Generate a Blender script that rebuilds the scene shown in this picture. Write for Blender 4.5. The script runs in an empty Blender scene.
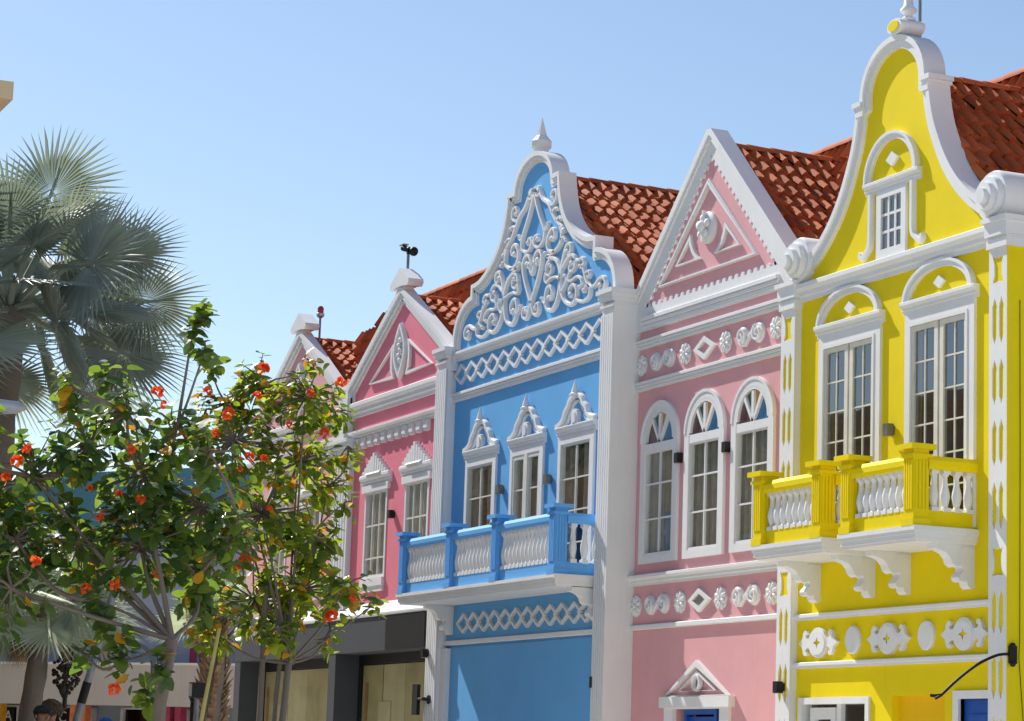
import bpy, math, random
from mathutils import Vector, Matrix
from mathutils.geometry import tessellate_polygon
random.seed(7)
PI = math.pi
sc = bpy.context.scene
COL = sc.collection
GZ = 0.5            # street level; the camera stands a little above eye level of a crouching person

# ------------------------------------------------------------------ mesh collector
class G:
    def __init__(s):
        s.v = []; s.f = []; s.m = []; s.t = []; s.mi = 0; s.tint = 0.5
    def face(s, idx, mi=None):
        s.f.append(tuple(idx)); s.m.append(s.mi if mi is None else mi); s.t.append(s.tint)
    def add(s, vs, fs):
        b = len(s.v); s.v += [tuple(p) for p in vs]
        for f in fs: s.face([b + i for i in f])
    def box(s, x0, x1, y0, y1, z0, z1):
        s.add([(x0,y0,z0),(x1,y0,z0),(x1,y1,z0),(x0,y1,z0),(x0,y0,z1),(x1,y0,z1),(x1,y1,z1),(x0,y1,z1)],
              [(0,3,2,1),(4,5,6,7),(0,1,5,4),(1,2,6,5),(2,3,7,6),(3,0,4,7)])
        return s
    def poly(s, loops, y0, y1):
        """extrude polygon(s) given in the XZ plane (first outer, then holes) between y0 (street side) and y1"""
        if loops and not isinstance(loops[0][0], (tuple, list)): loops = [loops]
        flat = [p for l in loops for p in l]
        tri = tessellate_polygon([[Vector((p[0], p[1], 0)) for p in l] for l in loops])
        n = len(flat)
        vs = [(p[0], y0, p[1]) for p in flat] + [(p[0], y1, p[1]) for p in flat]
        fs = []
        for a, b, c in tri:
            A, B, C = flat[a], flat[b], flat[c]
            cr = (B[0]-A[0])*(C[1]-A[1]) - (B[1]-A[1])*(C[0]-A[0])
            if cr < 0: a, b, c = a, c, b
            fs.append((a, b, c)); fs.append((n+a, n+c, n+b))
        k = 0
        for li, l in enumerate(loops):
            area = sum(l[i][0]*l[(i+1)%len(l)][1] - l[(i+1)%len(l)][0]*l[i][1] for i in range(len(l)))
            ccw = area > 0
            if li > 0: ccw = not ccw
            for i in range(len(l)):
                a = k+i; b = k+(i+1)%len(l)
                fs.append((a, n+a, n+b, b) if ccw else (b, n+b, n+a, a))
            k += len(l)
        s.add(vs, fs); return s
    def xprof(s, prof, x0, x1):
        """moulding profile [(y,z)...] swept along X with end caps"""
        n = len(prof)
        area = sum(prof[i][0]*prof[(i+1)%n][1] - prof[(i+1)%n][0]*prof[i][1] for i in range(n))
        if area < 0: prof = prof[::-1]
        vs = [(x0, y, z) for y, z in prof] + [(x1, y, z) for y, z in prof]
        fs = [(i, n+i, n+(i+1)%n, (i+1)%n)[::-1] for i in range(n)]
        fs += [tuple(range(n))[::-1], tuple(range(n, 2*n))]
        s.add(vs, fs); return s
    def ribbon(s, outer, inner, y0, y1, closed=False):
        n = len(outer); vs = []
        for o, i in zip(outer, inner):
            vs += [(o[0], y0, o[1]), (i[0], y0, i[1]), (i[0], y1, i[1]), (o[0], y1, o[1])]
        fs = []
        for k in range(n if closed else n-1):
            a = 4*k; b = 4*((k+1) % n)
            for q in range(4): fs.append((a+q, a+(q+1)%4, b+(q+1)%4, b+q))
        if not closed: fs += [(3,2,1,0), tuple(4*(n-1)+q for q in range(4))]
        s.add(vs, fs); return s
    def band(s, pts, w, y0, d, closed=False, taper=None):
        """rounded strap following a curve in the XZ plane, lying on y0 and standing d proud of it"""
        n = len(pts); vs = []
        sec = [(-.5, 0), (-.5, .55), (-.27, 1), (.27, 1), (.5, .55), (.5, 0)]
        for i, p in enumerate(pts):
            a = pts[(i-1) % n] if (closed or i > 0) else p
            b = pts[(i+1) % n] if (closed or i < n-1) else p
            tx, tz = b[0]-a[0], b[1]-a[1]; L = math.hypot(tx, tz) or 1
            nx, nz = -tz/L, tx/L
            ww = w if taper is None else w*taper(i/(n-1))
            for u, h in sec: vs.append((p[0]+nx*u*ww, y0-h*d, p[1]+nz*u*ww))
        fs = []; k = len(sec)
        for i in range(n if closed else n-1):
            a = i*k; b = ((i+1) % n)*k
            for q in range(k-1): fs.append((a+q, b+q, b+q+1, a+q+1))
        if not closed: fs += [tuple(range(k)), tuple((n-1)*k+q for q in range(k))[::-1]]
        s.add(vs, fs); return s
    def lathe(s, c, prof, n=12, axis='z'):
        vs = []; m = len(prof)
        for r, h in prof:
            for k in range(n):
                a = 2*PI*k/n; u, v = r*math.cos(a), r*math.sin(a)
                vs.append((c[0]+u, c[1]+v, c[2]+h) if axis == 'z' else (c[0]+u, c[1]+h, c[2]+v))
        fs = []
        for i in range(m-1):
            for k in range(n):
                q = (i*n+k, i*n+(k+1)%n, (i+1)*n+(k+1)%n, (i+1)*n+k)
                fs.append(q if axis == 'z' else q[::-1])
        fs.append(tuple(range(n))[::-1] if axis == 'z' else tuple(range(n)))
        t = tuple((m-1)*n+k for k in range(n)); fs.append(t if axis == 'z' else t[::-1])
        s.add(vs, fs); return s
    def tube(s, pts, r, n=6):
        pts = [Vector(p) for p in pts]; m = len(pts)
        rs = r if isinstance(r, (list, tuple)) else [r]*m
        vs = []; up = Vector((.3, .2, 1)).normalized()
        for i, p in enumerate(pts):
            t = (pts[min(i+1, m-1)] - pts[max(i-1, 0)])
            if t.length < 1e-9: t = Vector((0, 0, 1))
            t.normalize()
            a = t.cross(up)
            if a.length < 1e-3: a = t.cross(Vector((1, 0, 0)))
            a.normalize(); b = t.cross(a)
            for k in range(n):
                q = 2*PI*k/n; vs.append(p + a*math.cos(q)*rs[i] + b*math.sin(q)*rs[i])
        fs = []
        for i in range(m-1):
            for k in range(n): fs.append((i*n+k, i*n+(k+1)%n, (i+1)*n+(k+1)%n, (i+1)*n+k))
        fs += [tuple(range(n))[::-1], tuple((m-1)*n+k for k in range(n))]
        s.add(vs, fs); return s
    def ball(s, c, r, n=8, m=6, sx=1, sy=1, sz=1):
        prof = [(max(1e-4, r*math.sin(PI*i/m)), -r*math.cos(PI*i/m)) for i in range(m+1)]
        b = len(s.v); s.lathe((0, 0, 0), prof, n)
        for i in range(b, len(s.v)):
            x, y, z = s.v[i]; s.v[i] = (c[0]+x*sx, c[1]+y*sy, c[2]+z*sz)
        return s
    def build(s, name, mats, parent=None, origin=(0,0,0), smooth=None, loc=(0,0,0)):
        me = bpy.data.meshes.new(name)
        ox, oy, oz = origin
        me.from_pydata([(x-ox, y-oy, z-oz) for x, y, z in s.v], [], s.f)
        if not isinstance(mats, (list, tuple)): mats = [mats]
        for mt in mats: me.materials.append(mt)
        if any(s.m): me.polygons.foreach_set('material_index', s.m)
        at = me.attributes.new('tint', 'FLOAT', 'FACE'); at.data.foreach_set('value', s.t)
        if smooth: 
            me.polygons.foreach_set('use_smooth', [True]*len(s.f))
            if smooth is not True: me.set_sharp_from_angle(angle=math.radians(smooth))
        me.update()
        o = bpy.data.objects.new(name, me); COL.objects.link(o)
        if parent: o.parent = parent
        o.location = loc
        return o

def tag(o, label=None, cat=None, group=None, kind=None):
    if label: o['label'] = label
    if cat: o['category'] = cat
    if group: o['group'] = group
    if kind: o['kind'] = kind
    return o
def thing(name, label, cat, loc=(0,0,0), group=None, rz=0):
    o = bpy.data.objects.new(name, None); COL.objects.link(o)
    o.location = loc; o.rotation_euler.z = rz; o.empty_display_size = .3
    return tag(o, label, cat, group)
def kids(o): return [c for c in COL.objects if c.parent == o]
def copy_tree(o, parent=None, loc=None):
    c = o.copy(); COL.objects.link(c)
    c.parent = parent
    if loc is not None: c.location = loc
    for ch in kids(o): copy_tree(ch, c)
    return c

# ------------------------------------------------------------------ materials
def new_mat(name):
    m = bpy.data.materials.new(name); m.use_nodes = True
    nt = m.node_tree; nt.nodes.clear()
    out = nt.nodes.new('ShaderNodeOutputMaterial')
    return m, nt, out
def N(nt, t, **kw):
    n = nt.nodes.new(t)
    for k, v in kw.items():
        if k in n.inputs: n.inputs[k].default_value = v
        else: setattr(n, k, v)
    return n
def mixrgb(nt, a, b, fac, blend='MIX'):
    n = nt.nodes.new('ShaderNodeMix'); n.data_type = 'RGBA'; n.blend_type = blend
    for sock, val in ((6, a), (7, b), (0, fac)):
        if hasattr(val, 'is_output'): nt.links.new(val, n.inputs[sock])
        elif sock == 0: n.inputs[0].default_value = val
        else: n.inputs[sock].default_value = (*val[:3], 1)
    return n.outputs[2]
def ramp(nt, src, a, b, ca=0., cb=1.):
    n = nt.nodes.new('ShaderNodeMapRange'); n.inputs[1].default_value = a; n.inputs[2].default_value = b
    n.inputs[3].default_value = ca; n.inputs[4].default_value = cb; nt.links.new(src, n.inputs[0]); return n.outputs[0]
def painted(name, col, rough=.62, bump=.12, grain=90, wear=.10, streak=.10, dirt=(.30,.27,.22), spec=.35):
    """masonry paint: fine roller grain, broad unevenness, faint rain streaks"""
    m, nt, out = new_mat(name)
    tc = N(nt, 'ShaderNodeTexCoord'); geo = N(nt, 'ShaderNodeNewGeometry')
    n1 = N(nt, 'ShaderNodeTexNoise', Scale=1.3, Detail=5., Roughness=.6); nt.links.new(geo.outputs['Position'], n1.inputs['Vector'])
    mp = N(nt, 'ShaderNodeMapping'); mp.inputs['Scale'].default_value = (7, 7, .45); nt.links.new(geo.outputs['Position'], mp.inputs['Vector'])
    n2 = N(nt, 'ShaderNodeTexNoise', Scale=1.2, Detail=6., Roughness=.65); nt.links.new(mp.outputs[0], n2.inputs['Vector'])
    n3 = N(nt, 'ShaderNodeTexNoise', Scale=float(grain), Detail=3.); nt.links.new(geo.outputs['Position'], n3.inputs['Vector'])
    n4 = N(nt, 'ShaderNodeTexNoise', Scale=9., Detail=4.); nt.links.new(geo.outputs['Position'], n4.inputs['Vector'])
    dark = [c*.80 for c in col]
    c1 = mixrgb(nt, col, dark, ramp(nt, n1.outputs[0], .38, .72, 0., wear*4))
    c2 = mixrgb(nt, c1, dirt, ramp(nt, n2.outputs[0], .55, .85, 0., streak*2.2))
    b = N(nt, 'ShaderNodeBsdfPrincipled', Roughness=rough); b.inputs['Specular IOR Level'].default_value = spec
    nt.links.new(c2, b.inputs['Base Color'])
    ad = N(nt, 'ShaderNodeMath', operation='ADD'); nt.links.new(n3.outputs[0], ad.inputs[0]); nt.links.new(n4.outputs[0], ad.inputs[1])
    bp = N(nt, 'ShaderNodeBump', Strength=bump, Distance=.01); nt.links.new(ad.outputs[0], bp.inputs['Height'])
    nt.links.new(bp.outputs[0], b.inputs['Normal'])
    nt.links.new(b.outputs[0], out.inputs[0]); return m
def plain(name, col, rough=.5, metal=0., spec=.5, var=.15, scale=6.):
    m, nt, out = new_mat(name)
    geo = N(nt, 'ShaderNodeNewGeometry')
    n1 = N(nt, 'ShaderNodeTexNoise', Scale=scale, Detail=5.); nt.links.new(geo.outputs['Position'], n1.inputs['Vector'])
    c = mixrgb(nt, col, [x*(1-var*2) for x in col], ramp(nt, n1.outputs[0], .35, .7))
    b = N(nt, 'ShaderNodeBsdfPrincipled', Roughness=rough, Metallic=metal); b.inputs['Specular IOR Level'].default_value = spec
    nt.links.new(c, b.inputs['Base Color']); nt.links.new(b.outputs[0], out.inputs[0]); return m
def glassy(name, tint=(.75,.8,.8), ior=1.75, base=None):
    m, nt, out = new_mat(name)
    fr = N(nt, 'ShaderNodeFresnel', IOR=ior); gl = N(nt, 'ShaderNodeBsdfGlossy', Roughness=.015)
    gl.inputs['Color'].default_value = (.95, .97, 1, 1)
    geo = N(nt, 'ShaderNodeNewGeometry')
    nz = N(nt, 'ShaderNodeTexNoise', Scale=1.6, Detail=1.); nt.links.new(geo.outputs['Position'], nz.inputs['Vector'])
    bp = N(nt, 'ShaderNodeBump', Strength=.05, Distance=.05); nt.links.new(nz.outputs[0], bp.inputs['Height']); nt.links.new(bp.outputs[0], gl.inputs['Normal'])
    if base is None:
        tr = N(nt, 'ShaderNodeBsdfTransparent'); tr.inputs[0].default_value = (*tint, 1)
    else:
        tr = N(nt, 'ShaderNodeBsdfPrincipled', Roughness=.3); tr.inputs['Base Color'].default_value = (*base, 1)
    front = N(nt, 'ShaderNodeMath', operation='SUBTRACT'); front.inputs[0].default_value = 1.; nt.links.new(geo.outputs['Backfacing'], front.inputs[1])
    fm = N(nt, 'ShaderNodeMath', operation='MULTIPLY'); nt.links.new(fr.outputs[0], fm.inputs[0]); nt.links.new(front.outputs[0], fm.inputs[1])   # a pane reflects on its street side
    mx = N(nt, 'ShaderNodeMixShader'); nt.links.new(fm.outputs[0], mx.inputs[0]); nt.links.new(tr.outputs[0], mx.inputs[1]); nt.links.new(gl.outputs[0], mx.inputs[2])
    nt.links.new(mx.outputs[0], out.inputs[0]); return m
def tile_mat():
    m, nt, out = new_mat('terracotta')
    at = N(nt, 'ShaderNodeAttribute', attribute_name='tint'); geo = N(nt, 'ShaderNodeNewGeometry')
    n1 = N(nt, 'ShaderNodeTexNoise', Scale=14., Detail=6., Roughness=.7); nt.links.new(geo.outputs['Position'], n1.inputs['Vector'])
    c = mixrgb(nt, (.27,.060,.020), (.60,.155,.050), at.outputs['Fac'])
    c = mixrgb(nt, c, (.10,.045,.03), ramp(nt, n1.outputs[0], .55, .8, 0, .45))
    b = N(nt, 'ShaderNodeBsdfPrincipled', Roughness=.75); b.inputs['Specular IOR Level'].default_value = .2; nt.links.new(c, b.inputs['Base Color'])
    bp = N(nt, 'ShaderNodeBump', Strength=.25, Distance=.01); nt.links.new(n1.outputs[0], bp.inputs['Height']); nt.links.new(bp.outputs[0], b.inputs['Normal'])
    nt.links.new(b.outputs[0], out.inputs[0]); return m
def leaf_mat(name, ca, cb, trans=.4, rough=.38, tcol=None):
    """two-sided leaf: glossy skin over a translucent blade; colour varies leaf by leaf (tint attribute)"""
    m, nt, out = new_mat(name)
    at = N(nt, 'ShaderNodeAttribute', attribute_name='tint')
    c = mixrgb(nt, ca, cb, at.outputs['Fac'])
    b = N(nt, 'ShaderNodeBsdfPrincipled', Roughness=rough); nt.links.new(c, b.inputs['Base Color'])
    t = N(nt, 'ShaderNodeBsdfTranslucent')
    g = N(nt, 'ShaderNodeMix'); g.data_type = 'RGBA'; g.blend_type = 'MULTIPLY'; g.inputs[0].default_value = 1
    nt.links.new(c, g.inputs[6]); g.inputs[7].default_value = (*(tcol or (2.6, 2.4, .9)), 1)
    nt.links.new(g.outputs[2], t.inputs[0])
    mx = N(nt, 'ShaderNodeMixShader'); mx.inputs[0].default_value = trans
    nt.links.new(b.outputs[0], mx.inputs[1]); nt.links.new(t.outputs[0], mx.inputs[2]); nt.links.new(mx.outputs[0], out.inputs[0]); return m

WHITE = painted('white_paint', (.75,.76,.77), bump=.07, wear=.09, streak=.13, dirt=(.46,.44,.40), spec=.2)
WHITE_D = painted('white_trim', (.75,.755,.76), bump=.05, wear=.09, streak=.13, dirt=(.46,.44,.40), spec=.2)
YELLOW = painted('yellow_paint', (.82,.645,.006), wear=.10, streak=.10, dirt=(.50,.39,.03), spec=.12)
BLUE = painted('blue_paint', (.14,.42,.78), wear=.10, streak=.10, dirt=(.07,.24,.48), spec=.12)
BLUE_T = painted('blue_trim', (.13,.41,.82), bump=.05, wear=.05, streak=.05, dirt=(.07,.24,.48), spec=.2)
PINK = painted('pale_rose_paint', (.73,.38,.405), wear=.10, streak=.10, dirt=(.46,.25,.26), spec=.12)
ROSE = painted('deep_rose_paint', (.80,.235,.31), wear=.10, streak=.10, dirt=(.44,.15,.19), spec=.12)
BLUSH = painted('blush_paint', (.76,.42,.45), wear=.10, streak=.10, dirt=(.46,.27,.28), spec=.12)
TILE = tile_mat()
GLASS = glassy('window_glass', tint=(.96,.97,.95))
GLASS_Y = glassy('door_glass', tint=(.45,.5,.52), ior=2.3)
GLASS_S = glassy('shop_front_glass', tint=(.95,.95,.92), ior=1.18)
SASH = plain('cream_sash', (.72,.70,.62), .45, var=.06)
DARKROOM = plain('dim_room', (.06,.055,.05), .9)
CURTAIN = plain('linen_curtain', (.44,.415,.35), .9, var=.12)
CURTAIN_P = plain('grey_curtain', (.25,.24,.205), .9, var=.15)
CURTAIN_B = plain('brown_curtain', (.23,.185,.13), .9, var=.15)
CHARCOAL = painted('charcoal_cladding', (.062,.068,.078), rough=.6, bump=.2, grain=40, wear=.1, streak=.05, dirt=(.10,.10,.11), spec=.25)
BLACKMAT = plain('black_metal', (.012,.012,.014), .5, spec=.25)
GREYMET = plain('grey_metal', (.22,.24,.27), .4, .4)
STEEL = plain('pale_steel', (.45,.46,.46), .35, .7)
LAMPG = plain('weathered_lamp_metal', (.16,.15,.13), .5, .3)
PAPER = plain('kraft_paper', (.40,.36,.19), .85, var=.12, scale=2.)
PAPER2 = plain('light_paper', (.50,.46,.27), .85, var=.1, scale=2.)
PAPER3 = plain('brown_tape', (.40,.20,.08), .8, var=.2)
DOORBLUE = plain('royal_blue_paint', (.01,.09,.42), .4, var=.08)
ORANGE_PANEL = painted('ochre_panel', (.82,.50,.008), wear=.05, spec=.12)
ST_G = glassy('green_glass', base=(.02,.10,.05), ior=1.25); ST_A = glassy('amber_glass', base=(.50,.24,.02), ior=1.25)
ST_B = glassy('blue_glass', base=(.02,.17,.36), ior=1.25); ST_P = glassy('plum_glass', base=(.09,.03,.04), ior=1.25)
RED = plain('red_lens', (.45,.02,.03), .3)

# ------------------------------------------------------------------ 2-D curve helpers (XZ plane)
def arc(cx, cz, rx, rz, a0, a1, n=16):
    return [(cx+rx*math.cos(math.radians(a0+(a1-a0)*i/n)), cz+rz*math.sin(math.radians(a0+(a1-a0)*i/n))) for i in range(n+1)]
def smooth2(pts, n=6):
    out = []
    P = [pts[0]] + list(pts) + [pts[-1]]
    for i in range(1, len(P)-2):
        p0, p1, p2, p3 = P[i-1], P[i], P[i+1], P[i+2]
        for k in range(n):
            t = k/n
            out.append(tuple(.5*((2*p1[j]) + (-p0[j]+p2[j])*t + (2*p0[j]-5*p1[j]+4*p2[j]-p3[j])*t*t + (-p0[j]+3*p1[j]-3*p2[j]+p3[j])*t**3) for j in range(len(p1))))
    out.append(tuple(pts[-1])); return out
def offset(pts, d, closed=False):
    n = len(pts); out = []
    for i, p in enumerate(pts):
        a = pts[(i-1) % n] if (closed or i > 0) else None
        b = pts[(i+1) % n] if (closed or i < n-1) else None
        ns = []
        for q, r in ((a, p), (p, b)):
            if q is None or r is None: continue
            tx, tz = r[0]-q[0], r[1]-q[1]; L = math.hypot(tx, tz)
            if L > 1e-9: ns.append((-tz/L, tx/L))
        mx = sum(v[0] for v in ns)/len(ns); mz = sum(v[1] for v in ns)/len(ns)
        l2 = mx*mx + mz*mz
        k = d/max(l2, .35)
        out.append((p[0]+mx*k, p[1]+mz*k))
    return out
def spiral(cx, cz, r0, r1, a0, a1, n=22):
    return [(cx+(r0+(r1-r0)*t)*math.cos(math.radians(a0+(a1-a0)*t)), cz+(r0+(r1-r0)*t)*math.sin(math.radians(a0+(a1-a0)*t))) for t in [i/n for i in range(n+1)]]
def mir(pts, xc): return [(2*xc-x, z) for x, z in pts]

# moulding profile (y outward is negative): string course of height h standing d proud of plane w
def cyma(w, z0, z1, d):
    h = z1-z0
    return [(w+.05, z0), (w-d*.35, z0), (w-d*.35, z0+h*.22), (w-d*.6, z0+h*.30), (w-d*.6, z0+h*.52), (w-d*.85, z0+h*.62),
            (w-d, z0+h*.72), (w-d, z0+h*.96), (w-d*.9, z1), (w+.05, z1)]
def triple(w, z0, z1, d):
    h = z1-z0
    return [(w+.05, z0), (w-d*.6, z0), (w-d*.6, z0+h*.28), (w-d*.45, z0+h*.34), (w-d*.8, z0+h*.38), (w-d*.8, z0+h*.62), (w-d*.6, z0+h*.66),
            (w-d, z0+h*.70), (w-d, z0+h*.97), (w-d*.95, z1), (w+.05, z1)]

# ------------------------------------------------------------------ roof tiles
def tiles(g, A, e, s, L, S, tw=.20, ex=.30, keep=None):
    """pantile slope: A = lower corner, e = unit vector along the eaves, s = unit vector up the slope"""
    e = Vector(e).normalized(); s = Vector(s).normalized(); nrm = e.cross(s)
    if nrm.z < 0: nrm = -nrm
    A = Vector(A); cols = max(1, round(L/tw)); tw = L/cols; rows = max(1, round(S/ex)); ex = S/rows
    k = 8
    if not keep:
        g.tint = .2; q0 = A-nrm*.035; b = len(g.v)
        for p in (q0, q0+e*L, q0+e*L+s*S, q0+s*S): g.v.append(tuple(p))
        g.face((b, b+1, b+2, b+3))
    prof = []
    for q in range(k):
        u = q/k
        prof.append(.070*math.sin(PI*u/.5) if u < .5 else -.012*math.sin(PI*(u-.5)/.5))
    for r in range(rows):
        for c in range(cols):
            if keep and not keep(A.x+e.x*(c+.5)*tw, A.z+s.z*(r+.5)*ex): continue
            tone = min(1, max(0, random.gauss(.5, .17))); dz = random.gauss(0, .004); dy = random.gauss(0, .006); tilt = random.gauss(0, .004)
            b = len(g.v)
            for q in range(k+1):
                h = prof[q % k] + dz
                base = A + e*(c*tw+q*tw/k)
                lo = base + s*(r*ex+dy); hi = base + s*((r+1)*ex+.02)
                g.v.append(tuple(lo + nrm*(h+.006))); g.v.append(tuple(lo + nrm*(h+.056+tilt*(q-4)))); g.v.append(tuple(hi + nrm*h))
            g.tint = tone
            for q in range(k):
                a = b+3*q
                g.face((a, a+3, a+4, a+1)); g.face((a+1, a+4, a+5, a+2))
def ridge_caps(g, p0, p1, r=.085, n=None):
    p0, p1 = Vector(p0), Vector(p1); L = (p1-p0).length; n = n or max(1, round(L/.36)); t = (p1-p0)/n
    side = t.cross(Vector((0,0,1))).normalized(); up = side.cross(t).normalized()
    for i in range(n):
        b = len(g.v); a = p0+t*i; g.tint = min(1, max(0, random.gauss(.55, .2)))
        for q, (pt, rr) in enumerate(((a, r*1.12), (a+t*1.12, r*.92))):
            for k in range(9):
                an = PI*k/8; g.v.append(tuple(pt + side*math.cos(an)*rr + up*(math.sin(an)*rr-.01)))
        for k in range(8): g.face((b+k, b+k+1, b+10+k, b+9+k))
        for q in (0, 9):
            g.face(tuple(b+q+k for k in range(9)))
MAIN_K = 2.2
def house_roof(root, x0, x1, xc, zr, half, k, y0, MAIN_Y, MAIN_Z, yend=3.2, hip=None):
    """cross gable with its ridge running back from the street gable, and this house's length of the long main roof behind"""
    g = G()
    S = half*math.hypot(1, k); ln = math.hypot(1, k)
    for sg in (1, -1):
        A = (xc+sg*half, y0, zr-half*k); s = (-sg/ln, 0, k/ln)
        if sg < 0: tiles(g, A, (0,1,0), s, yend-y0, S)
        else: tiles(g, A, (0,1,0), s, yend-y0, S)
    ln = math.hypot(1, MAIN_K); yb = MAIN_Y-1.0
    tiles(g, (x0, yb, MAIN_Z-(MAIN_Y-yb)*MAIN_K), (1,0,0), (0,1/ln,MAIN_K/ln), x1-x0, (MAIN_Y-yb)*ln, keep=hip)
    o = g.build('roof', TILE, root, root.location, smooth=40)
    b = G(); b.tint = .4
    xh = -45.0 if hip else x0
    b.add([(xh,MAIN_Y,MAIN_Z),(x1,MAIN_Y,MAIN_Z),(x1,9,MAIN_Z-3.2),(x0,9,MAIN_Z-3.2)], [(0,1,2,3)])
    b.build('back_slope', TILE, o, root.location)
    c = G()
    ridge_caps(c, (xc, y0, zr+.02), (xc, min(yend-.3, MAIN_Y-(MAIN_Z-zr)/MAIN_K+.1) if yend < 5 else yend, zr+.02)); sub_ridge = G(); ridge_caps(sub_ridge, (-45.0 if hip else x0, MAIN_Y, MAIN_Z+.02), (x1, MAIN_Y, MAIN_Z+.02)); sub_ridge.build('main_ridge_tile', TILE, o, root.location, smooth=50)
    c.build('ridge_tile', TILE, o, root.location, smooth=50)
    return o

# ------------------------------------------------------------------ shared house pieces
def house(name, label, x, cat='house'):
    return thing(name, label, cat, (x, 0, GZ))
def part(g, name, mat, root, smooth=None):
    return g.build(name, mat, root, root.location, smooth=smooth)
def sub(g, name, mat, parent_part, root, smooth=None):
    return g.build(name, mat, parent_part, root.location, smooth=smooth)
def body(g, x0, x1, w, ztop, depth=9.):
    g.box(x0, x0+.2, w+.3, depth, GZ-.1, ztop); g.box(x1-.2, x1, w+.3, depth, GZ-.1, ztop); g.box(x0, x1, depth, depth+.2, GZ-.1, ztop)
    g.box(x0+.2, x1-.2, w+.3, depth, 3.9, 4.1)      # upper floor
def rect(x0, x1, z0, z1): return [(x0,z0),(x1,z0),(x1,z1),(x0,z1)]
def curtain(g, x0, x1, z0, z1, y, amp=.03, wl=.13):
    n = max(6, int((x1-x0)/wl*6)); vs = []; fs = []
    for i in range(n+1):
        x = x0+(x1-x0)*i/n; yy = y+amp*math.sin(2*PI*(x-x0)/wl+math.sin(x*5))
        vs += [(x, yy, z0), (x, yy+.01*math.sin(x*9), z1)]
    for i in range(n): fs.append((2*i, 2*i+2, 2*i+3, 2*i+1))
    g.add(vs, fs); return g
def pane(x0, x1, z0, z1, y): 
    g = G(); g.box(x0, x1, y, y+.012, z0, z1); return g
def room(g, x0, x1, z0, z1, y, d=.9):
    g.add([(x0,y,z0),(x1,y,z0),(x1,y,z1),(x0,y,z1),(x0,y+d,z0),(x1,y+d,z0),(x1,y+d,z1),(x0,y+d,z1)],
          [(4,5,6,7),(0,1,5,4),(1,2,6,5),(2,3,7,6),(3,0,4,7)]); return g
def rosette(g, x, z, r, w, d=.07):
    n = 48
    rim = [(x+r*(.93+.07*abs(math.cos(4*a)))*math.cos(a), z+r*(.93+.07*abs(math.cos(4*a)))*math.sin(a)) for a in [2*PI*i/n for i in range(n)]]
    g.poly(rim, w-d*.45, w+.02)
    for i in range(8):
        a = 2*PI*i/8+PI/8; b0 = len(g.v); g.ball((0,0,0), r*.40, 10, 6, 1, .42, .50)
        ca, sa = math.cos(a), math.sin(a)
        for k in range(b0, len(g.v)):
            px, py, pz = g.v[k]; px += r*.56
            g.v[k] = (x+px*ca-pz*sa, w-d*.5+py, z+px*sa+pz*ca)
    g.ball((x, w-d*.75, z), r*.20, 10, 6, 1, .8, 1)
def scroll_pair(g, x0, x1, z, r, w, d=.07):
    for x, s in ((x0, 1), (x1, -1)):
        g.lathe((x, 0, z), [(r*.98, w+.02), (r*.98, w-d*.4), (r*.86, w-d*.75), (r*.3, w-d*.8), (.001, w-d*.8)], 24, 'y')
        a0 = -60 if s > 0 else 120
        g.band(spiral(x, z, r*.86, r*.12, a0, a0+520, 34), r*.28, w-d*.6, d*.7)
    g.band(smooth2([(x0+r*.4, z-r*.85), (x0+r*.9, z-r*.45), ((x0+x1)/2, z), (x1-r*.9, z+r*.45), (x1-r*.4, z+r*.85)], 6), r*.5, w, d*.9)
def diamond_ring(g, x, z, rx, rz, wd, w, d):
    o = [(x, z-rz), (x+rx, z), (x, z+rz), (x-rx, z)]; f = 1-wd/min(rx, rz)
    i = [(x+(p[0]-x)*f, z+(p[1]-z)*f) for p in o]
    g.poly([o, i], w-d, w+.02)
def spike(g, x, y, z0, prof, n=12): g.lathe((x, y, z0), prof, n)

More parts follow.
